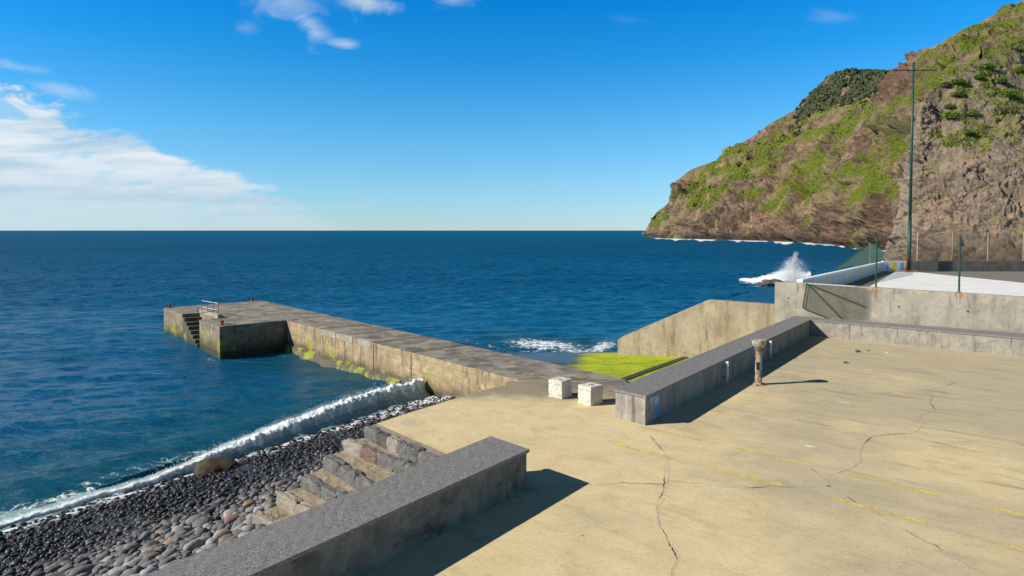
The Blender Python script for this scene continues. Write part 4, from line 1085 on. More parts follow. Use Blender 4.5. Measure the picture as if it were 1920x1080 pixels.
# whitewater against the foot of the headland
wl_x = np.array([1195, 1213, 1235, 1300, 1400, 1500, 1560, 1620, 1660, 1720, 1900]); wl_y = np.array([440, 441, 447, 449, 451, 455, 459, 466, 471, 478, 482])
wy = np.interp(PXX, wl_x, wl_y); below = PYY-wy
hn = np.clip(.55+1.1*fbm(np.stack([PXX*.035, PXX*0, PXX*0], 1), 3), 0, 1)
hf = np.where((PXX > 1203) & (PXX < 1760) & (below > -6), np.clip(1.45-below/(1.6+5*hn**2), 0, 1.4)*(.55+.65*hn), 0); foam = np.maximum(foam, hf)
# loose foam behind the breaker
foam = np.maximum(foam, np.clip(1-np.abs(q2+1.6)/2.0, 0, 1)*.80*(s2a > -6)*(s2a < 24)); foam = np.maximum(foam, np.clip(1-np.abs(q2+1.2)/2.4, 0, 1)*1.02*(s2a < 24)*(.75+.5*fbm(np.stack([s2a*.25, s2a*0, s2a*0], 1), 2)))
shal = np.clip((q2+14)/13, 0, 1)*(s2a < 40)
pl_d = np.abs((X2-cI.x)*pnn.x+(Y2-cI.y)*pnn.y); shal = np.maximum(shal, np.clip(1-pl_d/6, 0, 1)*(Y2 < 60)*(Y2 > 28)*(X2 < 2)*.9)
lim_z = np.where(q2 > .3, -.35*np.clip(q2-.3, 0, 6), 0)      # dive under the beach
Zf = SEA+Z2*np.where(q2 > -1, .4, 1)+np.where((s2a < 36) & (X2 < 3), lim_z, 0)
nc = len(cols); idx = np.arange(NR_*nc).reshape(NR_, nc)
FC = np.stack([idx[:-1, :-1], idx[:-1, 1:], idx[1:, 1:], idx[1:, :-1]], -1).reshape(-1, 4)
# drop faces far inland
keep = (X2[FC[:, 0]] < 90) | (RR[FC[:, 0]] > 120)
def watermat():
    m, nt, p = newmat('sea water'); P = pos(nt); X, Y, Z = sep(nt, P)
    fo = attr(nt, 'foam'); sh_ = attr(nt, 'shallow')
    ang = math.radians(8)
    h1 = noise(nt, vmap(nt, P, (.7, 1.9, 1), rot=(0, 0, ang)), 1.0, 6, .65, .3)
    h2 = noise(nt, vmap(nt, P, (.22, .5, 1), rot=(0, 0, ang)), 1.0, 6, .66, .2)
    h3 = noise(nt, vmap(nt, P, (2.0, 5.0, 1), rot=(0, 0, ang)), 1.0, 4, .6)
    big = noise(nt, vmap(nt, P, (.006, .02, 1)), 1.0, 5, .6)
    col = mixc(nt, sstep(nt, big, .3, .7), (.001, .086, .195), (.002, .110, .225))
    col = mixc(nt, mth(nt, 'MULTIPLY', sh_, .85), col, (.008, .068, .082))
    mic = attr(nt, 'micro'); b_ = bump(nt, mth(nt, 'MULTIPLY', h2, mth(nt, 'MULTIPLY_ADD', mic, 1.6, .25)), 1.0, .9); b_ = bump(nt, mth(nt, 'MULTIPLY', h1, mth(nt, 'MULTIPLY_ADD', mic, 2.6, .3)), 1.0, .35, b_); b_ = bump(nt, h3, .8, .04, b_)
    put(nt, p.inputs['Base Color'], col); p.inputs['IOR'].default_value = 1.33; put(nt, p.inputs['Normal'], b_)
    put(nt, p.inputs['Roughness'], mth(nt, 'MULTIPLY_ADD', mic, .45, .12)); put(nt, p.inputs['Specular IOR Level'], mth(nt, 'MULTIPLY_ADD', mic, -.15, .27))
    fn = noise(nt, vmap(nt, P, (.9, 1.6, 1)), 1.3, 8, .68, 1.2); fn2 = noise(nt, P, 6, 5, .7, .8)
    v = N(nt, 'ShaderNodeTexVoronoi', {'Vector': N(nt, 'ShaderNodeVectorMath', {0: P, 1: noise(nt, P, 1.4, 4, .6, 0, 1)}, operation='ADD').outputs[0], 'Scale': 1.9}, feature='DISTANCE_TO_EDGE').outputs[0]
    lace = sstep(nt, v, .13, .0)
    lv = mth(nt, 'ADD', mth(nt, 'MULTIPLY', fn, .75), mth(nt, 'MULTIPLY', lace, .13)); lv = mth(nt, 'MULTIPLY_ADD', fn2, .2, lv)
    fm = sstep(nt, mth(nt, 'ADD', lv, mth(nt, 'MULTIPLY', fo, .62)), 1.02, 1.2)
    fm = mth(nt, 'MULTIPLY', fm, sstep(nt, fo, .02, .2))
    fb = N(nt, 'ShaderNodeBsdfPrincipled', {'Base Color': (.78, .82, .84, 1), 'Roughness': .8})
    put(nt, fb.inputs['Normal'], bump(nt, fn2, .8, .05))
    mx = N(nt, 'ShaderNodeMixShader', {0: fm, 1: p.outputs[0], 2: fb.outputs[0]})
    nt.links.new(mx.outputs[0], nt.nodes['Material Output'].inputs[0]); return m
M['water'] = watermat()
o = mesh_obj('water', np.stack([X2+DX, Y2+DY, Zf], 1), FC[keep], M['water'], None, True, {'foam': foam, 'shallow': shal, 'micro': np.clip((sp_-.06)/.9, 0, 1)**.6}); tag(o, kind='structure')
# sea bed under everything so nothing opens to the sky
o = mesh_obj('seabed', [(-400, -60, -9), (400, -60, -9), (400, 500, -9), (-400, 500, -9)], [(0, 1, 2, 3)], M['beach']); tag(o, kind='structure')

# breaking wave -------------------------------------------------------------------
base_px = [(-60, 1015), (0, 997), (100, 968), (200, 938), (300, 912), (360, 893), (420, 870), (500, 845), (600, 812), (700, 775), (805, 742)]
hts = [.10, .10, .13, .17, .22, .29, .38, .48, .62, .74, .78]
bpts = [at(x, y, SEA) for x, y in base_px]
NS, NT = 1400, 70
cum = [0]; 
for a, b in zip(bpts[:-1], bpts[1:]): cum.append(cum[-1]+(b-a).length)
ss = np.linspace(0, cum[-1], NS); bx = np.interp(ss, cum, [p.x for p in bpts]); by = np.interp(ss, cum, [p.y for p in bpts]); hh_ = np.interp(ss, cum, hts)
wob = .18*fbm(np.stack([ss*.8, ss*0, ss*0], 1), 3); hh_ = hh_*(1+.16*fbm(np.stack([ss*.8, ss*0+5, ss*0], 1), 3))
tt = np.linspace(0, 1, NT)
prof_t = np.array([0, .12, .25, .38, .47, .53, .58, .64, .70, .78, .86, .93, 1.0])
prof_o = np.array([-3.4, -2.6, -1.9, -1.25, -.85, -.62, -.45, -.34, -.32, -.26, -.05, .30, .9])     # metres seaward(-)/shoreward(+)
prof_h = np.array([-.10, .04, .18, .48, .80, .97, 1.0, .90, .68, .40, .18, .06, -.08])
po = np.interp(tt, prof_t, prof_o); ph_ = np.interp(tt, prof_t, prof_h)
SS, TT = np.meshgrid(ss, tt, indexing='ij')
sc = (np.clip(hh_/.6, .35, 1.0)*np.interp(ss, [0, cum[-1]-3, cum[-1]], [1, 1, .55]))[:, None]
OFF = po[None, :]*sc*1.3+wob[:, None]; HT = ph_[None, :]*hh_[:, None]
Xb = bx[:, None]+OFF*BN.x; Yb = by[:, None]+OFF*BN.y; Zb = SEA+.03+HT
Pb = np.stack([Xb.ravel(), Yb.ravel(), Zb.ravel()], 1)
env = np.clip(ph_, 0, 1)[None, :]*np.clip(hh_/.5, .3, 1.2)[:, None]
tcrest = np.exp(-((TT-.55)/.16)**2)
lump = fbm(np.stack([Pb[:, 0]*3.2, Pb[:, 1]*3.2, Pb[:, 2]*3.2], 1), 5, .6).reshape(NS, NT)
fine = fbm(Pb*13, 3, .6).reshape(NS, NT)
dn_ = (lump*.08+fine*.008)*env*(.5+.8*tcrest)
Pb = Pb+np.stack([(-dn_*.4*BN.x+dn_*.2).ravel(), (-dn_*.4*BN.y).ravel(), dn_.ravel()*1.0], 1)
st_n = fbm(np.stack([SS.ravel()*3.0, TT.ravel()*3.5, SS.ravel()*0], 1), 5, .65).reshape(NS, NT)
bf = .38+.75*tcrest+.55*st_n+.25*fine; bf = np.where(TT > .60, bf-.16, bf); bf = np.where(TT < .32, bf-.22, bf)
lowh = np.clip(1-hh_/.35, 0, 1)[:, None]; bf = bf+lowh*.25
idx = np.arange(NS*NT).reshape(NS, NT); FB = np.stack([idx[:-1, :-1], idx[1:, :-1], idx[1:, 1:], idx[:-1, 1:]], -1).reshape(-1, 4)
def wavemat():
    m, nt, p = newmat('breaking wave'); P = pos(nt); f = attr(nt, 'foam')
    n = noise(nt, P, 7, 7, .7, .8); nn = noise(nt, vmap(nt, P, (1, 1, .8)), 9, 6, .7, 1.0)
    thr = mth(nt, 'ADD', f, mth(nt, 'MULTIPLY', mth(nt, 'SUBTRACT', n, .5), 1.5)); thr = mth(nt, 'ADD', thr, mth(nt, 'MULTIPLY', mth(nt, 'SUBTRACT', nn, .5), .8))
    fm = sstep(nt, thr, .28, 1.15)
    col = mixc(nt, nn, (.14, .29, .27), (.38, .54, .50)); put(nt, p.inputs['Base Color'], col); p.inputs['Roughness'].default_value = .15
    put(nt, p.inputs['Normal'], bump(nt, mth(nt, 'ADD', n, nn), .6, .05))
    p.inputs['Subsurface Weight'].default_value = 0
    fb = N(nt, 'ShaderNodeBsdfPrincipled', {'Base Color': (.80, .84, .85, 1), 'Roughness': .85}); put(nt, fb.inputs['Normal'], bump(nt, n, .8, .06))
    mx = N(nt, 'ShaderNodeMixShader', {0: fm, 1: p.outputs[0], 2: fb.outputs[0]}); nt.links.new(mx.outputs[0], nt.nodes['Material Output'].inputs[0]); return m
M['wave'] = wavemat()
o = mesh_obj('breaking_wave', Pb, FB, M['wave'], None, True, {'foam': bf.ravel()}); tag(o, 'foaming green wave breaking along the pebble beach', 'wave', kind='stuff')
# drops thrown up by the wave and the big splash
M['spray'] = simple('white spray', (.82, .85, .87), .7, var=.03)
OV = np.array([[1, 0, 0], [-1, 0, 0], [0, 1, 0], [0, -1, 0], [0, 0, 1], [0, 0, -1]], float); OF = np.array([[0, 2, 4], [2, 1, 4], [1, 3, 4], [3, 0, 4], [2, 0, 5], [1, 2, 5], [3, 1, 5], [0, 3, 5]])
def drops(name, C, R, label, cat):
    n = len(C); V_ = (OV[None]*R[:, None, None]+C[:, None]).reshape(-1, 3); F_2 = (OF[None]+np.arange(n)[:, None, None]*6).reshape(-1, 3)
    return tag(mesh_obj(name, V_, F_2, M['spray'], None, True), label, cat, kind='stuff')
n = 9000; k_ = rng.integers(150, NS, n); tq = np.clip(rng.normal(.52, .1, n), 0, 1); hk = hh_[k_]
cidx = (k_*NT+(tq*(NT-1)).astype(int)); C = Pb[cidx]+np.stack([rng.normal(-.05, .12, n), rng.normal(.0, .12, n), rng.exponential(.05, n)*np.clip(hk/.5, .3, 1.3)], 1)
drops('wave_spray', C, rng.uniform(.004, .013, n), 'white drops thrown up along the crest of the breaking wave', 'spray')
sp0 = at(1487, 527, SEA); n = 34000
u_ = rng.beta(.9, 2.6, n)*1.12; hgt2 = u_*4.6; wd_ = (1.9*np.clip(1-u_, .02, 1)**.6+.35)*(1+.4*rng.normal(0, 1, n)*0)
C = np.stack([sp0.x+rng.normal(0, .55, n)*wd_+u_*.3-.5*(1-u_)*rng.random(n)*2, sp0.y+rng.normal(0, .55, n)*wd_, SEA+hgt2], 1)
cl2 = fbm(C*1.1, 3); C = C[cl2 > -.12+.35*u_-.2]; 
drops('splash', C, rng.uniform(.008, .034, len(C))*1.0, 'plume of white spray where a wave hits the rocks beyond the court', 'splash')
n = 16000; xx = 1385+135*rng.random(n)**.55; wdn = np.interp(xx, [1385, 1430, 1480, 1520], [.02, .2, .9, .9]); yy_ = rng.normal(0, 1, n)*np.interp(xx, [1385, 1440, 1520], [1.2, 2.4, 3.2])+np.interp(xx, [1385, 1440, 1520], [526, 524, 521])+2*np.sin(xx*.13)
C = np.array([at(a, b, SEA) for a, b in zip(xx, yy_)]); C[:, 2] += rng.random(n)*wdn*(.5+.5*np.abs(fbm(C*.6, 2)))
drops('surf', C, rng.uniform(.03, .10, n), 'bank of white surf around the rocks beyond the court', 'surf')
for k, (x, y, s_) in enumerate(((1447, 535, 1.6), (1440, 536, 1.1), (1452, 533, 1.4), (1434, 537, .8), (1458, 534, 1.6), (1427, 538, .6))):
    p = at(x, y, SEA); o = bpy.data.objects.new('shore_rock', rock_mesh('shore_rock', (1.5*s_, 1.2*s_, .8*s_), 20+k, M['shore_rock'], 3, .45, 2.6)); COL.objects.link(o); o.location = (p.x, p.y+.3, SEA+.1); o.rotation_euler = (0, 0, k*1.1)
    tag(o, 'dark wet rock awash in the surf beside the tall court wall', 'rock', 'rocks in the surf')
# wash of foam between the beach stones
def washmat():
    m, nt, p = newmat('foam wash'); P = pos(nt); a = attr(nt, 'wash')
    n = noise(nt, P, 3.2, 8, .72, 1.3); n2 = noise(nt, P, .6, 4, .6)
    al = sstep(nt, mth(nt, 'ADD', mth(nt, 'MULTIPLY_ADD', n2, .5, n), mth(nt, 'MULTIPLY', a, .46)), .93, 1.10)
    put(nt, p.inputs['Base Color'], (.72, .75, .78)); p.inputs['Roughness'].default_value = .7; put(nt, p.inputs['Alpha'], al); return m
vs = []; fs = []; at_ = []
ns_, nq_ = 300, 30
for i in range(ns_+1):
    for j in range(nq_+1):
        s_ = -8+i/ns_*36; q = -.6+j/nq_*4.6; p = W0+BU*s_+BN*q
        vs.append((p.x, p.y, SEA+BSL*q+.055+.02*math.sin(s_*7)*math.cos(q*9))); at_.append(max(0, min(1, 1-q/(1.3+3.0*max(0, min(1, (s_-6)/14))))))
for i in range(ns_):
    for j in range(nq_): fs.append((i*(nq_+1)+j, (i+1)*(nq_+1)+j, (i+1)*(nq_+1)+j+1, i*(nq_+1)+j+1))
o = mesh_obj('foam_wash', vs, fs, washmat(), None, True, {'wash': at_}); tag(o, 'thin lacy foam draining between the beach stones', 'foam', kind='stuff')

# ------------------------------------------------------------------ headland, hills and cliff
def interp(x, pts): return np.interp(x, [p[0] for p in pts], [p[1] for p in pts])
def yz(py, d): return H+(432-py)/F*d           # height of something at picture row py and forward distance d
def terrain(name, xs, base_y, base_d, base_z, crest_y, crest_d, NRW, pw, amp, fscale, strata, colf, backdrop=.6, ypow=1.0, edge=True):
    nc = len(xs); t = np.concatenate([np.linspace(0, 1, NRW), 1+np.linspace(.03, .8, 14)])
    Xp = xs[:, None]+0*t[None]; T = t[None]+0*xs[:, None]
    bd, cd = base_d[:, None], crest_d[:, None]; bzz = base_z[:, None]; czz = yz(crest_y, crest_d)[:, None]
    Tc = np.clip(T, 0, 1); D = bd+(cd-bd)*Tc**pw; zb_ = H-(H-bzz)
    slope_y0 = 432-(bzz-H)/bd*F; slope_y1 = crest_y[:, None]; YR = slope_y0+(slope_y1-slope_y0)*Tc**ypow
    Zt = H+(432-YR)/F*D
    over = np.clip(T-1, 0, 1); D = D+over*(cd-bd+20)*1.2; Zt = Zt-over*(czz-bzz)*backdrop
    X = (Xp-960)/F*D*1.0; P = np.stack([X.ravel(), D.ravel(), Zt.ravel()], 1)
    G_ = P.reshape(nc, len(t), 3); du = np.gradient(G_, axis=0); dvv = np.gradient(G_, axis=1); Nm = np.cross(du, dvv); Nm /= (np.linalg.norm(Nm, axis=2, keepdims=True)+1e-9)
    Nm = np.where((Nm[:, :, 1:2] > 0), -Nm, Nm)
    Q = P*fscale
    r1_ = fbm(Q, 5, .55); r2_ = ridge(Q*np.array([2.2, 2.2, 1.2])+9, 4, .55)-.6; r3_ = fbm(np.stack([Q[:, 0]*1.5, Q[:, 1]*1.5, Q[:, 2]*9+fbm(Q*1.3, 2)*2.0], 1)+40, 3, .6)
    cliffy = np.clip(colf['rock'](Xp, Tc).ravel()+.95*fbm(Q*1.7+5, 4, .6), 0, 1)
    fadeb = np.clip(Tc*18+.25, 0, 1).ravel()
    r4_ = ridge(Q*np.array([7, 7, 4])+29, 4, .6)-.6
    dsp = amp*(r1_*.9+r2_*(.25+.35*cliffy)+.16*r4_*(.4+cliffy)+strata*r3_*cliffy)*fadeb
    wq = P+np.stack([fbm(Q*1.5+3, 2), fbm(Q*1.5+33, 2), fbm(Q*1.5+63, 2)], 1)*.10/fscale
    cs_ = colf.get('cell', (.9, .9, 1.8)); e1c, rv1 = cells(wq*fscale*np.array(cs_)*2.2); e2c, rv2 = cells(wq*fscale*np.array(cs_)*6.5+7.7)
    blk = (rv1[:, 0]-.5)*1.0-np.clip(.12-e1c, 0, .12)*6.0+(rv2[:, 0]-.5)*.42-np.clip(.14-e2c, 0, .14)*2.2
    dsp = dsp+amp*colf.get('block', .8)*blk*(.12+cliffy)*fadeb
    tone = np.clip(.5+.55*(rv1[:, 1]-.5)+.55*(rv2[:, 1]-.5), 0, 1)
    dsp = dsp*(np.clip(D/np.median(base_d), .4, 1.15)*np.clip((cd-bd)/(colf.get('rim', 1.0)), .3, 1)).ravel()
    keepc = np.clip((1-np.abs(T-1)*12), 0, 1).ravel()
    dsp = dsp*(1-.88*keepc)
    P2 = P+Nm.reshape(-1, 3)*dsp[:, None]
    vegn = fbm(Q*2.6+20, 5, .6); vegb = fbm(Q*.9+60, 3)
    veg = np.clip(colf['veg'](Xp, Tc).ravel()+.9*vegn+.5*vegb-.6*cliffy, 0, 1)
    dry = np.clip(colf['dry'](Xp, Tc).ravel()+.9*fbm(Q*2.0+80, 4), 0, 1)
    red = np.clip(colf['red'](Xp, Tc).ravel()+.5*fbm(Q*1.5+90, 3), 0, 1)
    idx = np.arange(nc*len(t)).reshape(nc, len(t)); FT = np.stack([idx[:-1, :-1], idx[1:, :-1], idx[1:, 1:], idx[:-1, 1:]], -1).reshape(-1, 4)
    o = mesh_obj(name, P2, FT, M['land'], None, False, {'veg': veg, 'dry': dry, 'red': red, 'cliff': cliffy, 'tone': tone, 'hue': colf.get('hue', lambda a, b: a*0)(Xp, Tc).ravel(), 'pale': np.clip(colf.get('pale', lambda a, b: a*0)(Xp, Tc).ravel()+.0, 0, 1), 'fs': np.full(len(P2), fscale)})
    tag(o, kind='structure'); return P2.reshape(nc, len(t), 3), veg.reshape(nc, len(t)), Nm
def landmat():
    m, nt, p = newmat('volcanic slope'); P = pos(nt); X, Y, Z = sep(nt, P)
    fsx = attr(nt, 'fs')
    Q = N(nt, 'ShaderNodeVectorMath', {0: P, 'Scale': mth(nt, 'MULTIPLY', fsx, 16.0)}, operation='SCALE').outputs[0]
    n1 = noise(nt, Q, 1.0, 8, .7, .3); n2 = noise(nt, Q, 4.5, 6, .75)
    ns = noise(nt, vmap(nt, Q, (.5, .5, 3.0)), 1.0, 6, .7, .6)
    rock_ = ramp(nt, n1, (.28, (.035, .027, .022)), (.44, (.13, .092, .068)), (.56, (.205, .152, .11)), (.70, (.35, .28, .205)))
    rock_ = mixc(nt, sstep(nt, ns, .5, .66, 0, .6), rock_, (.12, .095, .08)); rock_ = mixc(nt, sstep(nt, ns, .44, .30, 0, .5), rock_, (.30, .235, .165))
    rock_ = mixc(nt, 1.0, rock_, ramp(nt, attr(nt, 'tone'), (.1, (.62, .58, .56)), (.5, (1.0, 1.0, 1.0)), (.9, (1.55, 1.45, 1.28))), 'MULTIPLY')
    rock_ = mixc(nt, 1.0, rock_, (1.14, 1.10, 1.04), 'MULTIPLY'); rock_ = mixc(nt, attr(nt, 'pale'), rock_, mixc(nt, n1, (.235, .195, .15), (.43, .36, .275)))
    rock_ = mixc(nt, mth(nt, 'MULTIPLY', attr(nt, 'red'), .6), rock_, mixc(nt, n2, (.11, .06, .042), (.25, .15, .10)))
    # dark wet band at the water
    rock_ = mixc(nt, sstep(nt, mth(nt, 'MULTIPLY_ADD', n1, -8.0, Z), 1.0, -5.0, 0, .8), rock_, (.03, .027, .025))
    green = ramp(nt, n2, (.3, (.04, .06, .010)), (.48, (.12, .16, .014)), (.66, (.26, .28, .03)))
    hue = attr(nt, 'hue'); green = mixc(nt, hue, green, ramp(nt, n2, (.3, (.010, .018, .008)), (.7, (.04, .055, .02))))
    tan_ = ramp(nt, n2, (.3, (.11, .10, .035)), (.5, (.21, .185, .07)), (.68, (.40, .33, .17)))
    vf = sstep(nt, mth(nt, 'ADD', mth(nt, 'MULTIPLY', mth(nt, 'SUBTRACT', n2, .5), 1.6), mth(nt, 'MULTIPLY_ADD', mth(nt, 'SUBTRACT', n1, .5), 2.2, attr(nt, 'veg'))), .30, .62); df = sstep(nt, mth(nt, 'MULTIPLY_ADD', mth(nt, 'SUBTRACT', n2, .5), .9, attr(nt, 'dry')), .5, .75)
    col = mixc(nt, mth(nt, 'MULTIPLY', df, .8), rock_, tan_); col = mixc(nt, vf, col, green)
    put(nt, p.inputs['Base Color'], col); p.inputs['Roughness'].default_value = .95; p.inputs['Specular IOR Level'].default_value = .2
    inv = mth(nt, 'DIVIDE', .035, fsx)
    put(nt, p.inputs['Normal'], N(nt, 'ShaderNodeBump', {'Height': mth(nt, 'ADD', n1, mth(nt, 'MULTIPLY_ADD', n2, .5, ns)), 'Strength': .9, 'Distance': inv}).outputs[0]); return m
M['land'] = landmat()
def sm(x, a, b): t = np.clip((x-a)/(b-a), 0, 1); return t*t*(3-2*t)
wlD = lambda xs: np.interp(xs, [1200, 1213, 1235, 1300, 1400, 1500, 1560, 1620, 1660, 1720, 2200], [900, 860, 735, 650, 575, 475, 400, 317, 277, 240, 200])
# A: far hill with the dark wood
xs = np.arange(1340, 1760, 1.6)
crA = interp(xs, ((1340, 302), (1359, 281.5), (1385, 272), (1422, 250), (1441, 233), (1481, 211), (1500, 200), (1504, 187), (1522, 172), (1533, 163), (1552, 150), (1574, 144), (1593, 140), (1667, 139), (1760, 150)))
bdA = np.interp(xs, [1340, 1500, 1760], [740, 760, 560])
hill = terrain('hill', xs, None, bdA, yz(np.interp(xs, [1340, 1385, 1455, 1518, 1607, 1760], [330, 310, 310, 280, 250, 220]), bdA), crA, bdA+240, 170, 1.1, 9, .012, .35,
               dict(rock=lambda X, T: .25-.25*T+.35*np.exp(-((X-1500)/25)**2), veg=lambda X, T: .42+.25*sm(X, 1480, 1520)*sm(T, .3, .5), dry=lambda X, T: .28+.25*np.exp(-((T-.42)/.1)**2), red=lambda X, T: -.2+0*X,
                    hue=lambda X, T: np.maximum(sm(X, 1470, 1505)*sm(T, .40, .52), .25)))
# B: the front headland
xs = np.concatenate([np.arange(1208, 1262, .8), np.arange(1262, 1530, 1.25), np.arange(1530, 1830, .62)])
crB = interp(xs, ((1208, 440), (1213, 431), (1221, 410), (1233, 396), (1250, 384), (1256, 374), (1259, 356), (1270, 337), (1296, 318.5), (1341, 302), (1359, 283), (1385, 274), (1420, 274), (1455, 274), (1518, 246), (1589, 225), (1607, 211), (1700, 172), (1760, 135), (1830, 90)))
bdB = wlD(xs); cdB = bdB+np.interp(xs, [1208, 1235, 1262, 1300, 1400, 1500, 1700, 1830], [8, 30, 60, 110, 170, 180, 130, 120])
headB = terrain('headland', xs, None, bdB, np.full(len(xs), SEA-1.5), crB, cdB, 300, 1.25, 8.5, .017, .5,
               dict(rock=lambda X, T: .95-.98*sm(T, .18, .42)+.5*np.exp(-((X-1262)/14)**2)*sm(T, .4, .8)+.45*np.exp(-(((T-.80)/.06)**2))*sm(X, 1480, 1540)+.5*sm(X, 1660, 1700)*sm(.5-T, -.1, .1), veg=lambda X, T: .02+.48*sm(T, .25, .5)+.35*sm(T, .9, .98)*sm(X, 1380, 1420)-.20*sm(1330-X, 0, 60),
                    dry=lambda X, T: .12+.42*sm(T, .22, .45), rim=110., block=1.15, cell=(.8, .8, 1.5), red=lambda X, T: -.05+.25*sm(X, 1560, 1700)*(1-sm(T, .3, .6)), hue=lambda X, T: .12+0*X))
# C: upper hill on the right
xs = np.concatenate([np.arange(1590, 1700, .9), np.arange(1700, 2000, 1.5), np.arange(2000, 2700, 8)])
crC = interp(xs, ((1590, 226), (1600, 216), (1640, 197), (1647, 176), (1660, 160), (1669, 145.5), (1675.5, 129), (1702, 114), (1729, 98), (1747, 89), (1782, 71), (1795, 62), (1850, 37), (1895, 12), (1920, 2), (2200, -120), (2700, -260)))
bdC = np.interp(xs, [1590, 1760, 2700], [520, 330, 260]); cdC = bdC+np.interp(xs, [1590, 1640, 1700, 1920, 2700], [20, 40, 90, 160, 160])
byC = interp(xs, ((1590, 240), (1607, 222), (1700, 185), (1760, 165), (1830, 150), (2700, 130)))
hillC = terrain('upper_hill', xs, None, bdC, yz(byC, bdC), crC, cdC, 190, 1.1, 5.0, .022, .4,
               dict(rock=lambda X, T: .22+.85*(1-sm(X, 1690, 1722))*sm(X, 1600, 1640)+.5*sm(T, .93, .99), veg=lambda X, T: .68-.85*(1-sm(X, 1690, 1722))-.4*sm(T, .94, .99), dry=lambda X, T: .75*sm(X, 1690, 1722)+0*X, red=lambda X, T: .75*(1-sm(X, 1695, 1730)), pale=lambda X, T: .7*sm(T, .9, .99), hue=lambda X, T: .2+0*X))
# D: near cliff above the court
xs = np.concatenate([np.arange(1659, 1724, .45), np.arange(1724, 1935, .95), np.arange(1935, 2700, 6)])
crD = interp(xs, ((1659, 492), (1663, 470), (1672, 440), (1679, 410), (1690, 365), (1702, 300), (1711, 240), (1716, 213), (1722, 192), (1744, 169), (1769, 149), (1795, 131), (1829, 115), (1862, 97), (1875, 88), (1920, 74), (2200, 0), (2700, -90)))
bdD = np.interp(xs, [1659, 1700, 1800, 1925, 2200, 2700], [82, 77, 70, 64, 60, 60]); cdD = bdD+np.interp(xs, [1659, 1672, 1716, 1760, 1860, 1920, 2200, 2700], [1.5, 4, 12, 18, 27, 33, 50, 50])
def rockD(X, T): return 1.0-1.3*sm(T, .42, .62)*sm(X, 1718, 1760)
hillD = terrain('cliff', xs, None, bdD, np.full(len(xs), .5), crD, cdD, 420, 1.2, .62, .14, .8,
               dict(rock=rockD, veg=lambda X, T: -.30+.42*sm(T, .5, .68)*sm(X, 1716, 1745)+.35*sm(T, .80, .92)*sm(X, 1760, 1800), dry=lambda X, T: -.05+.80*sm(T, .50, .66)*sm(X, 1716, 1745), red=lambda X, T: .55*np.exp(-((T-.13)/.035)**2)-.15+0*X,
                    pale=lambda X, T: .40*(1-sm(X, 1700, 1735))*sm(T, .1, .3)+.38*sm(T, .08, .2)))
# ---- vegetation on the slopes
IV = None
bm = bmesh.new(); bmesh.ops.create_icosphere(bm, subdivisions=1, radius=1); IV = np.array([v.co[:] for v in bm.verts]); IF = np.array([[v.index for v in f.verts] for f in bm.faces]); bm.free()
bm = bmesh.new(); bmesh.ops.create_icosphere(bm, subdivisions=2, radius=1); IV2 = np.array([v.co[:] for v in bm.verts]); IF2 = np.array([[v.index for v in f.verts] for f in bm.faces]); bm.free()
def vegmat(name, lo, hi, s):
    m, nt, p = newmat(name); P = pos(nt); n = noise(nt, P, s, 5, .7); c = attr(nt, 'tone'); col = mixc(nt, mth(nt, 'MULTIPLY_ADD', n, .5, mth(nt, 'MULTIPLY_ADD', c, .8, -.2), clamp=True), lo, hi)
    put(nt, p.inputs['Base Color'], col); p.inputs['Roughness'].default_value = .9; p.inputs['Specular IOR Level'].default_value = .2; return m
M['scrub'] = vegmat('green scrub', (.035, .06, .010), (.21, .25, .03), 1.0); M['wood'] = vegmat('dark wood', (.010, .016, .008), (.10, .115, .05), .3); M['scrub_n'] = vegmat('near scrub', (.03, .05, .012), (.17, .19, .05), 3.0)
def clumps(name, C, R, mat, label, cat, flat_=.7, hi=False):
    V0, F0 = (IV2, IF2) if hi else (IV, IF); n = len(C); jit = 1+rng.normal(0, .22, (n, len(V0), 1)); sc_ = R[:, None, None]*np.array([1, 1, flat_])*jit
    ang_ = rng.uniform(0, 6.28, n); c_, s__ = np.cos(ang_), np.sin(ang_); VV_ = V0[None]*sc_
    X_ = VV_[:, :, 0]*c_[:, None]-VV_[:, :, 1]*s__[:, None]; Y_ = VV_[:, :, 0]*s__[:, None]+VV_[:, :, 1]*c_[:, None]
    VV_ = np.stack([X_, Y_, VV_[:, :, 2]], 2)+C[:, None]; FF_ = (F0[None]+np.arange(n)[:, None, None]*len(V0)).reshape(-1, 3)
    tone = np.repeat(rng.random(n), len(V0))
    return tag(mesh_obj(name, VV_.reshape(-1, 3), FF_, mat, None, False, {'tone': tone}), label, cat, kind='stuff')
def scatter(T, veg, n, thr, tmin=0, tmax=1, xmask=None):
    nc, nt_ = veg.shape; nmax = nt_-14; i = rng.integers(0, nc-1, n*6); j = rng.integers(int(tmin*nmax), int(tmax*nmax), n*6); ok = veg[i, j] > thr+rng.normal(0, .08, n*6)
    if xmask is not None: ok &= xmask(i, j)
    i, j = i[ok][:n], j[ok][:n]; a = rng.random((len(i), 1)); return T[i, j]*(1-a)+T[i+1, j]*a
C1 = scatter(headB[0], headB[1], 14000, .34, .2); clumps('scrub', C1, rng.uniform(.2, .75, len(C1))*C1[:, 1]/520, M['scrub'], 'low green scrub covering the slope of the headland', 'scrub')
C2 = scatter(hillC[0], hillC[1], 7000, .40); clumps('scrub', C2, rng.uniform(.2, .6, len(C2))*C2[:, 1]/380, M['scrub'], 'green scrub on the upper hill at the right edge', 'scrub')
nA = hill[1].shape; xsA = np.arange(1340, 1760, 1.6)
C3 = scatter(hill[0], hill[1]*0+1, 11000, .1, .46, 1.0, lambda i, j: (xsA[i] > 1497+rng.normal(0, 6, len(i))))
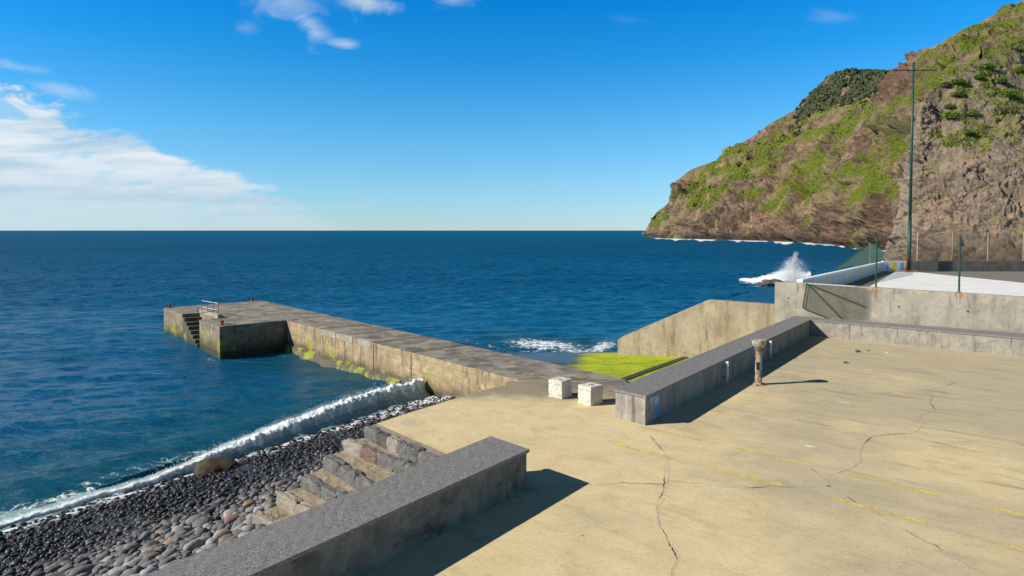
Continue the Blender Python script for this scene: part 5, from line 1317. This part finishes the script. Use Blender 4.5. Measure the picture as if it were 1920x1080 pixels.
wn = fbm(C3*.03, 3); C3 = C3[wn > -.32]; wn = wn[wn > -.32]; C3[:, 2] += rng.uniform(0, 2, len(C3))+3.5*np.clip(fbm(C3*.06+9, 2), 0, 1); clumps('woodland', C3, 1.0+1.5*rng.random(len(C3))**2, M['wood'], 'dark woodland covering the top of the distant hill', 'woodland', 1.1)
C4 = scatter(hill[0], hill[1], 2500, .5, 0, .5); clumps('scrub', C4, rng.uniform(1.0, 2.6, len(C4)), M['scrub'], 'green scrub on the distant terraces below the woodland', 'scrub')
C5 = scatter(hillD[0], hillD[1], 2600, .42, .5, 1.0); clumps('scrub', C5, rng.uniform(.05, .16, len(C5)), M['scrub_n'], 'small tufts of scrub on the near cliff above the court', 'scrub')
# single bushes and cacti on the near cliff, leaf by leaf
xsD = xs
def surfD(x, y):
    T = hillD[0]; PXt, PYt = px(T.reshape(-1, 3)); d2 = (PXt-x)**2+(PYt-y)**2; d2 = d2.reshape(T.shape[:2]); d2[:, -14:] = 1e9; k = np.unravel_index(np.argmin(d2), d2.shape); return Vector(T[k])
def leafball(name, c, rx, rz, n, ls, mat, label, cat, grp=None):
    P = rng.normal(0, 1, (n, 3)); P /= np.linalg.norm(P, axis=1)[:, None]; P *= (rng.random(n)**.4)[:, None]
    P *= (1+.35*fbm(P*2.2+c[0], 2))[:, None]; P = P*np.array([rx, rx, rz]); P[:, 2] = np.maximum(P[:, 2], -rz*.35)
    a = rng.normal(0, 1, (n, 3)); a /= np.linalg.norm(a, axis=1)[:, None]; b = np.cross(a, rng.normal(0, 1, (n, 3))); b /= np.linalg.norm(b, axis=1)[:, None]
    l = ls*rng.uniform(.6, 1.3, (n, 1)); V_ = np.stack([P-a*l, P+b*l*.5, P+a*l, P-b*l*.5], 1).reshape(-1, 3); F_3 = np.arange(n*4).reshape(n, 4)
    r = root(name, c, label, cat, grp); mesh_obj('crown', V_, F_3, mat, r, False, {'tone': np.repeat(rng.random(n), 4)})
    mb = MB()
    for k in range(4): aa = rng.uniform(0, 6.28); mb.tube((0, 0, -rz*.8), (math.cos(aa)*rx*.4, math.sin(aa)*rx*.4, rz*.3), .05*rx, 5, .02*rx)
    mb.build('stem', M['leaf_dry'], r); return r
M['bush'] = vegmat('bush leaves', (.04, .08, .012), (.18, .28, .03), 6.0); M['bush_dark'] = vegmat('dark bush leaves', (.045, .06, .02), (.14, .16, .05), 6.0); M['bush_y'] = vegmat('yellow green leaves', (.14, .16, .03), (.36, .38, .07), 6.0)
for x, y, w_, h_, mt, lb in ((1782, 222, 14, 10, 'bush', 'round bright green bush low on the cliff slope, nearest the mast'), (1818, 216, 14, 7, 'bush', 'flat green bush right of the round one on the cliff slope'),
                             (1814, 251, 10, 5, 'bush', 'small green bush directly above the pale rock face'), (1890, 180, 18, 9, 'bush', 'bright green bush on the slope below the dry grass band'),
                             (1884, 213, 22, 10, 'bush_dark', 'broad dark green bush above the pale cactus'), (1795, 157, 12, 6, 'bush', 'green bush at the lower end of the dry grass band'),
                             (1772, 162, 8, 6, 'bush_dark', 'dull olive bush beside the top left of the near cliff'), (1795, 181, 12, 6, 'bush_dark', 'dull olive bush above the round bright one'),
                             (1780, 203, 9, 5, 'bush_dark', 'small dark bush between the olive bush and the round one'), (1834, 147, 8, 5, 'bush', 'small green bush in the middle of the dry grass band'),
                             (1875, 155, 12, 7, 'bush', 'green bush right of the dry grass band, above the bright one'), (1915, 135, 12, 7, 'bush', 'green bush at the right edge of the view on the slope'),
                             (1850, 127, 18, 6, 'bush', 'green bush row along the top edge of the near cliff')):
    p = surfD(x, y); k_ = p.y/F; leafball('bush', p+Vector((0, -.1, h_*k_*.4)), w_*k_, h_*k_*1.15, 900, max(.07, 1.5*k_), M[mt], lb, 'bush')
def cactus(x, y, s, lb):
    p = surfD(x, y); k_ = p.y/F*s; r = root('prickly_pear', p, lb, 'cactus'); r_ = random.Random(x)
    pads = [(Vector((0, 0, 0)), 0, 0)]; cur = []
    for k in range(16):
        b_, az, tl = r_.choice(pads); az = r_.uniform(0, 6.28); tl = r_.uniform(-.8, .8); n_ = Vector((math.cos(az)*math.sin(tl), math.sin(az)*math.sin(tl), math.cos(tl)))
        c = b_+n_*k_*2.0; e = b_+n_*k_*4.0
        me = rock_mesh('pad', (k_*2.6, k_*.7, k_*4.4), k, M['bush_y'], 2, .05, 2.2); o = bpy.data.objects.new('pad', me); COL.objects.link(o); o.parent = r; o.location = c
        o.rotation_euler = n_.to_track_quat('Z', 'Y').to_euler()
        if k < 9: pads.append((e, az, tl))
cactus(1868, 232, 1.2, 'pale prickly pear cactus on the cliff below the broad dark bush'); cactus(1893, 92, 1.3, 'prickly pear cactus near the top edge of the near cliff')
print('LAY', 's1', s1, 's2', s2, 'hs', hs1, hs2, 'ZC', ZC, 'zfar', zfar, 'pT', pT1, pT2, 'slip', slipP, 'UH', math.degrees(UH), math.degrees(WH))
print('objects', len(bpy.data.objects))
